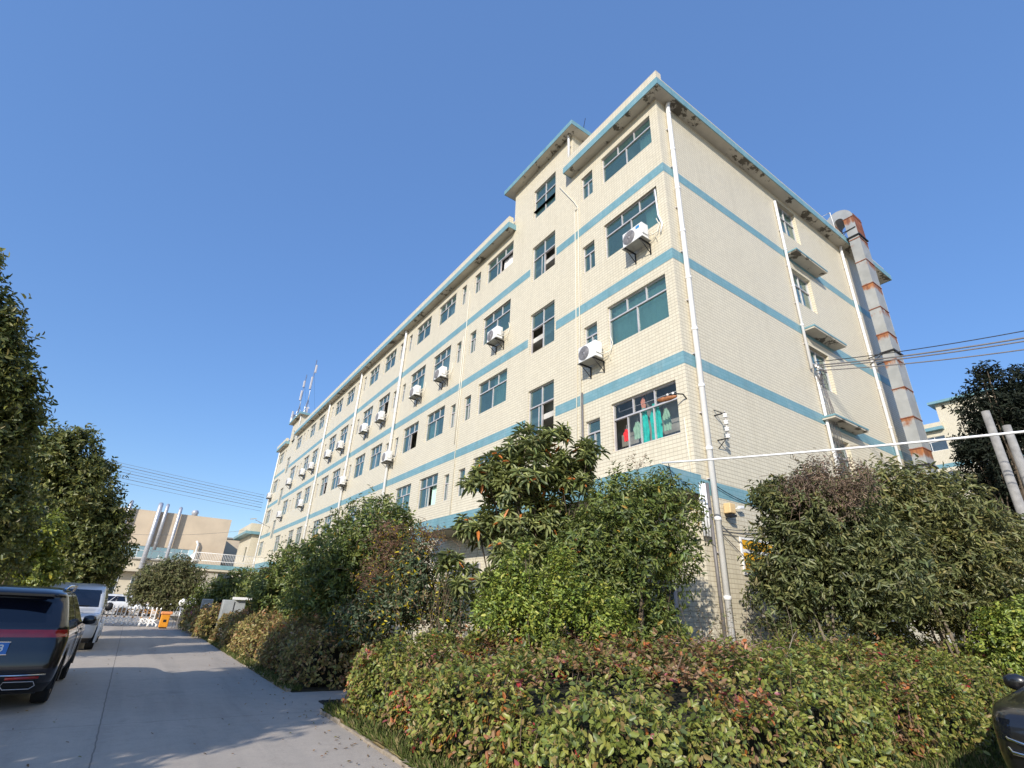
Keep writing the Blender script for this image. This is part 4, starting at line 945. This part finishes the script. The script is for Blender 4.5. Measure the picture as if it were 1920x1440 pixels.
# ------------------------------------------------------------------ tan building
t=empty('tan_building','windowless upper storey tan rendered building with silver flues, beyond the gate','building',(-15.5,72,0))
mb=MB(); wall_grid(mb,'y',0,-26,13.8,0,11.2,[(-20,10.4,5.6,7.0)],.25)
mb.quad((13.8,0,0),(13.8,26,0),(13.8,26,11.2),(13.8,0,11.2)); mb.quad((-26,0,11.2),(13.8,0,11.2),(13.8,26,11.2),(-26,26,11.2)); mb.quad((-26,0,0),(-26,0,11.2),(-26,26,11.2),(-26,26,0))
mb.build('wall',M['tanwall'],t)
MB().box(-26,13.82,-.02,-.008,0,5.4).build('lower_wall',M['palewall'],t); MB().box(-26,10.4,-.25,-.02,5.42,5.56).build('ledge',M['concrete_trim'],t)
for k in range(13):
    x=-20+k*2.3; o=MB()
    for q in (0,.75,1.5,2.25): o.box(x+q-.03,x+q+.03,.12,.18,5.6,7.0)
    for z in (5.62,6.45,6.95): o.box(x,x+2.25,.125,.175,z,z+.05)
    f_=o.build('window',M['ceramic'],t); MB().quad((x,.15,5.6),(x+2.28,.15,5.6),(x+2.28,.15,7.0),(x,.15,7.0)).build('pane',M['glass_grey'],f_)
for k in range(9):
    x=-20+k*3.1; f_=MB().box(x,x+1.9,-.04,-.022,1.2,3.4).build('window',M['glass_grey'],t); o=MB()
    for q in (0,.6,1.2,1.8): o.box(x+q,x+q+.06,-.06,-.041,1.2,3.4)
    o.build('frame',M['ceramic'],f_)
MB().box(-14,7,-1.2,-.02,4.0,4.2).build('lower_canopy',M['palewall'],t)
for (x,z0,z1,r_) in ((2.35,.5,12.0,.2),(5.4,.3,12.1,.27),(6.15,6.6,12.1,.2),(7.65,.3,11.9,.2)):
    p=MB(); p.tube([(x,-.45,z0),(x,-.45,z1-.3),(x,-.1,z1)],r_,12); z=z0+.8
    while z<z1-.5: p.lathe([(r_,z-.02),(r_*1.1,z),(r_,z+.02)],12,'z',(x,-.45,0)); z+=1.0
    p.build('flue',M['galv'],t)
p=MB(); p.tube([(10.65,-.3,5.4),(10.65,-.3,7.7),(10.4,-.3,8.1)],.12,8); p.build('vent_pipe',M['ceramic'],t)
mb=MB(); mb.lathe([(0,0),(.35,.0),(.35,.35),(.45,.5),(.3,.8),(0,.85)],14,'z',(9.4,1.0,11.2)); mb.build('roof_ventilator',M['galv'],t)
t=empty('tan_building','smaller tan block behind the right end of the tan building','building',(0,90,0))
mb=MB(); mb.box(-3,2.6,0,14,0,10.4); mb.build('wall',M['tanwall'],t); MB().box(-1.9,.9,-.06,-.01,5.6,6.6).build('window',M['black'],t)
MB().box(-3.2,2.8,-.2,14,10.4,10.6).build('roof',M['concrete_trim'],t)

# ------------------------------------------------------------------ twin building on the right
t=empty('twin_building','similar cream building with blue bands in the distance at the right edge','building',(45,-2.2,0))
WR=[w for w in WL if w[1]<25]
mb=MB(); wall_grid(mb,'x',0,-14,24,0,18.0,[(w[1],w[2],w[3],w[4]) for w in WR if w[4]<17.9],.12)
wall_grid(mb,'x',0,4.28,8.45,18.0,20.2,[],.1); mb.quad((0,4.28,18),(6,4.28,18),(6,4.28,20.2),(0,4.28,20.2)); mb.quad((0,8.45,18),(0,8.45,20.2),(6,8.45,20.2),(6,8.45,18))
mb.quad((0,24,0),(0,24,18),(12,24,18),(12,24,0)); mb.quad((0,-14,0),(12,-14,0),(12,-14,18),(0,-14,18)); mb.quad((0,-14,18),(12,-14,18),(12,24,18),(0,24,18)); mb.quad((12,-14,0),(12,24,0),(12,24,18),(12,-14,18))
mb.build('wall',M['tile'],t)
bb=MB()
for z in ZB:
    bb.box(-.01,.02,-14,5.3,z-bh,z); bb.box(-.01,.02,7.05,24,z-bh,z)
bb.build('blue_band',M['blue'],t)
c=MB(); c.box(-OV,0.3,8.3,24.3,17.85,18.12); c.box(-OV,.3,-14,4.4,17.85,18.12); c.box(-OV,6.4,3.86,8.87,20.2,20.42); c.build('cornice',M['blue'],t)
c=MB(); c.box(-OV+.01,-.1,8.3,24.3,18.12,18.5); c.box(-OV+.01,-.1,-14,4.4,18.12,18.5); c.build('parapet',M['tile'],t)
MB().quad((.6,-14,0),(.6,24,0),(.6,24,17.9),(.6,-14,17.9)).build('interior',M['inner'],t)
for (kind,a,b,z0,z1,k) in WR:
    if z1<17.9 and z0>7: 
        fm,gm=window_meshes(kind,b-a,z1-z0,0,'x','glass_grey','ceramic'); fo=link('window',fm,t,(.09,a,z0)); link('pane',gm,fo)

# ------------------------------------------------------------------ poles on the right
for i,(x,y,zt,lab) in enumerate(((12.9,-2.95,8.75,'left and taller of the two concrete poles at the right edge'),(13.75,-3.2,8.35,'right and shorter of the two concrete poles at the right edge'))):
    t=empty('concrete_pole',lab,'pole',(x,y,0),group='concrete poles at the right edge')
    MB().tube([(0,0,0),(0,0,zt)],[.165,.12],14).build('shaft',M['pole'],t)
t=empty('utility_frame','white post and rail frame low between the poles at the right edge','frame',(14.0,-2.9,0))
MB().box(-.12,.12,-.1,.1,0,5.4).box(1.0,1.2,-.1,.1,0,5.0).box(-.12,1.9,-.06,.06,4.6,4.72).build('post',M['palewall'],t)

# ------------------------------------------------------------------ gate and things beside it
t=empty('retractable_gate','white and orange retractable lattice gate closing the far end of the road','gate',(-8.7,28.2,0))
gv=Vector((-.80,.60,0)); 
for k in range(26):
    c=gv*(k*.24); mbp=MB(); z0=.08
    for s in (0,):
        mbp.box(c.x-.025,c.x+.025,c.y-.03,c.y+.03,z0,.86); mbp.lathe([(.0,.98),(.03,.93),(.035,.86)],8,'z',(c.x,c.y,0)); 
    mbp.build('gate_post',M['ceramic'] if k%3 else M['steel'],t)
lt=MB();lo=MB()
for k in range(24):
    a=gv*(k*.24); b=gv*((k+2)*.24)
    (lo).tube([(a.x,a.y,.62),(b.x,b.y,.86)],.014,5); lo.tube([(a.x,a.y,.86),(b.x,b.y,.62)],.014,5)
    lt.tube([(a.x,a.y,.12),(b.x,b.y,.42)],.022,5); lt.tube([(a.x,a.y,.42),(b.x,b.y,.12)],.022,5)
    if k%2==0: lo.lathe([(0,.15),(.045,.11),(.045,.05),(0,.01)],8,'z',(a.x,a.y,.35))
lo.build('orange_lattice',simple('faded_orange',(.48,.24,.06),.6),t); lt.build('white_lattice',M['ceramic'],t)
for k in range(0,26,2): c=gv*(k*.24); MB().lathe([(0,-.05),(.08,-.05),(.08,.05),(0,.05)],12,'x',(c.x,c.y,.08)).build('wheel',M['whitething'],t)
t=empty('gate_motor_box','orange motor box at the right end of the lattice gate','gate motor',(-8.45,27.2,0))
o=MB().box(-.2,.2,-.16,.16,.05,.66).build('body',M['orange'],t); bevel(o,.03); o=MB().box(-.25,.28,-.2,.2,.66,.80).build('lid',simple('salmon_orange',(.85,.33,.12),.4),t); bevel(o,.04)
MB().box(-.16,.16,-.2,.2,.0,.05).build('base',M['black'],t); MB().box(-.06,.08,-.168,-.161,.3,.42).build('warning_mark',M['black'],t)
t=empty('iron_fence','grey iron fence with pointed bars between the gate motor and the hedge','fence',(-8.0,27.6,0))
b=MB()
for k in range(16): b.tube([(k*.13,0,0),(k*.13,0,.95),(k*.13,0,1.05)],[.014,.014,.003],5)
for z in (.25,.8): b.tube([(-.05,0,z),(2.0,0,z)],.018,5)
b.build('bars',M['steel'],t)
t=empty('notice_cabinet','grey weathered cabinet with a white lid standing behind the brown topped hedge','cabinet',(-6.62,18.4,0))
o=MB().box(-.42,.42,-.25,.25,0,1.52).build('body',M['board'],t); bevel(o,.02); MB().box(-.05,.62,-.4,.3,1.54,1.64).build('lid',M['ceramic'],t); MB().box(-.02,.01,-.262,-.251,.1,1.45).build('door_gap',M['black'],t)
MB().box(.18,.22,-.275,-.251,.7,.9).build('handle',M['steel'],t)
t=empty('notice_cabinet','narrow pale grey cabinet left of the cabinet with the white lid','cabinet',(-7.02,24.0,0))
o=MB().box(-.24,.24,-.2,.2,0,1.5).build('body',M['board'],t); bevel(o,.05); MB().box(-.15,.15,-.215,-.201,.6,1.3).build('door_panel',M['whitething'],t)
t=empty('white_globe','white round globe lamp on a short post behind the far hedge','lamp',(-7.85,27.0,0))
MB().lathe([(0,1.06),(.1,1.08),(.17,1.16),(.2,1.26),(.17,1.36),(.1,1.44),(0,1.46)],16).build('globe',M['ceramic'],t); MB().cyl((0,0,0),(0,0,1.08),.03).build('post',M['steel'],t)

# ------------------------------------------------------------------ cars
def cr(P_,t):
    n=len(P_); i=min(int(t),n-2); f_=t-i
    p0=P_[max(i-1,0)];p1=P_[i];p2=P_[i+1];p3=P_[min(i+2,n-1)]
    return .5*((2*p1)+(-p0+p2)*f_+(2*p0-5*p1+4*p2-p3)*f_*f_+(-p0+3*p1-3*p2+p3)*f_**3)
def car(label,cat,SL,mats,kind,L_,wheels,wr,loc,rz,group=None,glassz=(1.13,1.5),pillars=None,tail=None,name='parked_car'):
    t=empty(name,label,cat,loc,rz,group)
    SL=np.array(SL,float); sub=5; rows=[]
    for i in range((len(SL)-1)*sub+1):
        a=cr(SL,i/sub); lo=np.minimum(SL[min(i//sub,len(SL)-1)],SL[min(i//sub+1,len(SL)-1)]); hi=np.maximum(SL[min(i//sub,len(SL)-1)],SL[min(i//sub+1,len(SL)-1)])
        rows.append(np.clip(a,lo,hi))
    nr,nc,ns=12,7,54; pts=[];types=[]
    for (z,yr,yf,hw,rc) in rows:
        rc=min(rc,hw*.8,(yf-yr)*.45); L2=[]
        for i in range(nr): L2.append(((hw-rc)*i/nr,yr,'r'))
        for i in range(nc): a=-math.pi/2+math.pi/2*i/nc; L2.append((hw-rc+rc*math.cos(a),yr+rc+rc*math.sin(a),'c'))
        for i in range(ns): L2.append((hw,yr+rc+(yf-yr-2*rc)*i/ns,'s'))
        for i in range(nc): a=math.pi/2*i/nc; L2.append((hw-rc+rc*math.cos(a),yf-rc+rc*math.sin(a),'d'))
        for i in range(nr+1): L2.append(((hw-rc)*(1-i/nr),yf,'f'))
        row=[]
        for (x,y,k) in L2:
            q=(x/max(hw,.01))**2; mid=(yr+yf)/2
            if y<mid: y=y+(.10*q if hw>.5 else 0)
            else: y=y-(.20*q if hw>.5 else 0)
            row.append((x,y,z))
        pts.append(row); types=[k for _,_,k in L2]
    H=len(types); parts={}
    def put(k,quad,mirror):
        parts.setdefault(k,MB())
        parts[k].add(quad if not mirror else [(-a,b,c) for a,b,c in quad][::-1],[(0,1,2,3)],True)
    gz0,gz1=glassz
    for j in range(len(pts)-1):
        for i in range(H-1):
            q=[pts[j][i],pts[j][i+1],pts[j+1][i+1],pts[j+1][i]]
            cz=sum(p[2] for p in q)/4; cy=sum(p[1] for p in q)/4; cx=sum(p[0] for p in q)/4; k='body'; ty=types[i]
            if ty in 's' or ty in 'cd':
                skip=False
                for wy in wheels:
                    if math.hypot(cy-wy,cz-wr)<wr+.06 and cx>.6: skip=True
                if skip: continue
            if gz0<cz<gz1:
                if ty=='r' and cx<.62: k='rear_window'
                elif ty=='f' or (ty=='d'): k='windshield' if cx<hw_at(SL,cz)*.86 else 'body'
                elif ty=='s':
                    fr=(i-(nr+nc))/ns
                    k='side_window'
                    for pl in pillars: 
                        if abs(fr-pl)<.016: k='body'
                    if fr<.03 or fr>.93: k='body'
                elif ty=='c' and kind=='suv' and cx>.5: k='body'
            if tail and ty in 'rc' and tail[0]<cz<tail[1] and (cy<.45): k='tail_lamp'
            if kind!='far' and ty in 'd' and .68<cz<.86: k='headlamp'
            if kind!='far' and cz<.36: k='sill'
            if kind!='far' and ty=='r' and .34<cz<.42 : k='sill'
            for m in (0,1):
                kk=k
                if k in('side_window',): kk=(k,m,sum(fr>pl for pl in pillars))
                elif k=='headlamp': kk=(k,m)
                elif k=='tail_lamp' and kind!='suv': kk=(k,m)
                put(kk,q,m)
    mm={'body':mats['body'],'rear_window':M['carglass'],'windshield':M['carglass'],'side_window':M['carglass'],'tail_lamp':M['tail'],'headlamp':M['lampclear'],'sill':M['black']}
    for k,mb_ in parts.items():
        if isinstance(k,tuple): k=k[0]
        # weld verts for smooth shading
        me=mb_.mesh(k,mm[k]); import bmesh
        bm=bmesh.new(); bm.from_mesh(me); bmesh.ops.remove_doubles(bm,verts=bm.verts,dist=.0008)
        bm.normal_update(); bm.to_mesh(me); bm.free(); ob_=link(k,me,t)
        if k=='headlamp' and kind=='suv2': me.materials[0]=M['carglass']
    # roof lid and underbody
    top=pts[-1]; loop=[(x,y,z) for x,y,z in top]+[(-x,y,z) for x,y,z in top[::-1][1:-1]]
    MB().add(loop,[tuple(range(len(loop)))]).build('roof_panel',mats['body'],t)
    MB().box(-.78,.78,.35,L_-.5,.2,.95).build('underbody',M['black'],t)
    for wy in wheels:
        for s in (1,-1):
            hw=.93; 
            w_=MB(); x0=s*(hw-.21); x1=s*(hw-.0)
            w_.lathe([(wr*.62,x0),(wr*.94,x0),(wr,x0+s*.03),(wr,x1-s*.03),(wr*.94,x1),(wr*.66,x1-s*.005)],32,'x',(0,wy,wr)); wo=w_.build('wheel',M['tyre'],t)
            rm=MB(); rm.lathe([(0,x1-s*.02),(wr*.16,x1-s*.02),(wr*.2,x1-s*.05)],20,'x',(0,wy,wr)); rm.lathe([(wr*.6,x1-s*.02),(wr*.67,x1-s*.006),(wr*.66,x1-s*.07)],32,'x',(0,wy,wr))
            for q in range(5):
                a=q*2*math.pi/5; rm.obox((x1-s*.035,wy+wr*.4*math.cos(a),wr+wr*.4*math.sin(a)),(.012,0,0),(0,wr*.26*math.cos(a),wr*.26*math.sin(a)),(0,-.035*math.sin(a),.035*math.cos(a)))
            rm.build('rim',M['rim'],wo)
            ar=MB(); vs=[];fs=[]; n=22
            for q in range(n+1):
                a=-.25+(math.pi+.5)*q/n
                for rr,dx in ((wr+.03,.0),(wr+.11,.012),(wr+.12,-.05)): vs.append((s*(hw+.012+dx),wy+rr*math.cos(a),wr+rr*math.sin(a)))
            for q in range(n):
                for e in range(2): fs.append((q*3+e,q*3+e+1,(q+1)*3+e+1,(q+1)*3+e))
            ar.add(vs,fs,True).build('arch_trim',M['black'] if kind!='van' else mats['body'],t)
    return t
def hw_at(SL,z):
    for a,b in zip(SL,SL[1:]):
        if a[0]<=z<=b[0]: f_=(z-a[0])/(b[0]-a[0]+1e-9); return a[3]+(b[3]-a[3])*f_
    return SL[-1][3]
SUV=[(.22,.22,4.45,.86,.15),(.36,.06,4.68,.925,.16),(.52,.0,4.75,.945,.17),(.72,.02,4.76,.95,.18),(.86,.05,4.72,.95,.2),(.95,.07,4.60,.94,.22),(1.0,.08,4.25,.93,.25),(1.05,.10,3.75,.915,.2),(1.11,.13,3.42,.89,.14),(1.3,.28,3.05,.825,.13),(1.47,.42,2.72,.76,.14),(1.54,.40,2.55,.72,.16),(1.60,.55,2.35,.64,.2),(1.635,.8,2.1,.52,.25),(1.645,1.1,1.9,.35,.2)]
suv=car('plum black hatch backed suv parked on the left with a full width red light bar','car',SUV,{'body':M['suvpaint']},'suv',4.75,(.95,3.75),.35,(-11.83,3.42,0),0,pillars=(.0,.16,.40,.63),tail=(.95,1.045))
# details of the suv's rear and side
o=MB().box(-.30,.30,-.012,.012,0,.15).build('number_plate',M['plate'],suv,(.03,.0,.74)); 
fr_=MB(); fr_.box(-.31,.31,-.014,-.011,-.01,0); fr_.box(-.31,.31,-.014,-.011,.15,.16); fr_.build('frame',M['chrome'],o)
def text(s,size,mat,parent,loc,rot,ext=.002,name='lettering'):
    cu=bpy.data.curves.new(name,'FONT'); cu.body=s; cu.size=size; cu.extrude=ext; cu.align_x='CENTER'; cu.align_y='CENTER'; cu.offset=.003
    ob=bpy.data.objects.new('tmp_text',cu); col.objects.link(ob); dg=bpy.context.evaluated_depsgraph_get(); me=bpy.data.meshes.new_from_object(ob.evaluated_get(dg)); bpy.data.objects.remove(ob)
    me.materials.clear(); me.materials.append(mat); ob=link(name,me,parent,loc); ob.rotation_euler=rot; return ob
text('F3',.12,M['platewhite'],o,(.20,-.0155,.075),(R(90),0,0))
for s in (1,-1):
    m_=MB(); vs=[];fs=[]
    w_=MB(); w_.lathe([(0,-.10),(.07,-.09),(.1,-.03),(.1,.03),(.07,.09),(0,.10)],14,'x',(0,0,0)); 
    ob=w_.build('side_mirror',M['blackpaint'],suv,(s*1.03,3.0,1.09)); ob.scale=(1.05,.6,.85); MB().box(-.08,.08,-.02,.02,-.03,.0).build('stalk',M['black'],suv,(s*.93,3.0,1.06))
    MB().tube([(s*.66,.75,1.60),(s*.70,.95,1.665),(s*.70,2.2,1.67),(s*.66,2.5,1.60)],.022,8).build('roof_rail',M['chrome'],suv)
    MB().box(s*.86-.02,s*.86+.02,.9,1.4,1.118,1.124) 
    tp=MB(); tp.tube([(s*.40,.015,.34),(s*.44,-.01,.30),(s*.72,.02,.30),(s*.77,.04,.34),(s*.74,.03,.39),(s*.42,.0,.39),(s*.40,.015,.34)],.005,6); tp.build('exhaust_trim',M['alu'],suv)
    MB().tube([(s*.42,.02,.43),(s*.78,.085,.435)],.020,6).build('reflector',M['tail'],suv)
    MB().obox((s*.951,1.95,.92),(.012,0,0),(0,.11,0),(0,0,.014)).build('door_handle',M['suvpaint'],suv); MB().obox((s*.951,2.95,.94),(.012,0,0),(0,.11,0),(0,0,.014)).build('door_handle',M['suvpaint'],suv)
    for y_ in (2.15,3.15): MB().box(s*.958-.003,s*.958+.003,y_,y_+.01,.42,.98).build('door_seam',M['black'],suv)
MB().tube([(-.85,.05,.475),(-.5,-.006,.47),(.5,-.006,.47),(.85,.05,.475)],.010,6).build('bumper_strip',M['chrome'],suv)
MB().obox((0,.34,1.50),(.60,0,0),(0,.09,-.02),(0,0,.016)).build('spoiler',M['suvpaint'],suv)
MB().tube([(-.05,.17,1.13),(.05,.19,1.15),(.32,.24,1.20)],.008,5).build('rear_wiper',M['black'],suv)
VAN=[(.22,.2,4.3,.80,.12),(.38,.05,4.55,.85,.14),(.6,.0,4.62,.87,.15),(.8,.0,4.60,.87,.16),(.95,.02,4.5,.87,.18),(1.04,.03,4.2,.865,.2),(1.10,.04,3.9,.86,.16),(1.16,.05,3.7,.85,.12),(1.4,.1,3.35,.81,.12),(1.62,.17,3.0,.76,.13),(1.74,.22,2.75,.72,.16),(1.80,.32,2.5,.66,.2),(1.84,.5,2.2,.55,.25),(1.85,.8,1.9,.4,.2)]
van=car('white minivan facing the camera, parked behind the dark suv','van',VAN,{'body':M['whitepaint']},'van',4.62,(.8,3.72),.31,(-11.72,17.9,0),R(180),glassz=(1.17,1.66),pillars=(.02,.30,.58,.80),name='parked_van')
for s in (1,-1):
    w_=MB().lathe([(0,-.09),(.07,-.08),(.1,-.03),(.1,.03),(.07,.08),(0,.09)],14,'x'); ob=w_.build('side_mirror',M['black'],van,(s*.99,3.25,1.18)); ob.scale=(1.1,.7,1.25)
    MB().obox((s*.875,1.9,.95),(.012,0,0),(0,.1,0),(0,0,.016)).build('door_handle',M['black'],van); MB().obox((s*.873,2.4,.8),(.004,0,0),(0,.006,0),(0,0,.4)).build('door_seam',M['black'],van)
MB().box(-.3,.3,4.60,4.63,.52,.66).build('grille',M['black'],van); MB().tube([(-.5,3.62,1.2),(.1,3.66,1.19)],.01,5).build('wiper',M['black'],van)
bc=car('black car nosing in at the lower right corner of the photo','car',SUV,{'body':M['blackpaint']},'suv2',4.75,(.95,3.75),.35,(1.42,-6.12,0),R(90),pillars=(.0,.16,.40,.63),tail=(.90,.985))
MB().tube([(-.95,4.35,.80),(-.80,4.62,.70),(-.55,4.72,.66),(0,4.78,.65),(.55,4.72,.66),(.80,4.62,.70),(.95,4.35,.80)],.014,6).build('chrome_strip',M['chrome'],bc)
MB().tube([(-.93,4.40,.70),(-.78,4.66,.60),(0,4.80,.55),(.78,4.66,.60),(.93,4.40,.70)],.016,6).build('chrome_strip',M['chrome'],bc)
MB().box(-.5,.5,4.70,4.79,.36,.56).build('grille',M['black'],bc)
for s in (1,-1):
    ob=MB().lathe([(0,-.10),(.07,-.09),(.1,-.03),(.1,.03),(.07,.09),(0,.10)],14,'x').build('side_mirror',M['blackpaint'],bc,(s*1.03,3.0,1.09)); ob.scale=(1.05,.6,.85)
wc=None
for i,(x,y,rz,lab) in enumerate(((-13.2,45.5,R(80),'leftmost white car parked beyond the gate'),(-9.6,46.5,R(95),'middle white car parked beyond the gate under the olive tree'),(-5.2,45.5,R(88),'rightmost white car parked beyond the gate'))):
    if wc is None: wc=car(lab,'car',SUV,{'body':M['whitepaint']},'far',4.75,(.95,3.75),.33,(x,y,0),rz,'white cars beyond the gate',pillars=(.0,.16,.40,.63)); o=wc
    else: o=copy_tree(wc)
    o.location=(x,y,-.15); o.rotation_euler=(0,0,rz); o['label']=lab
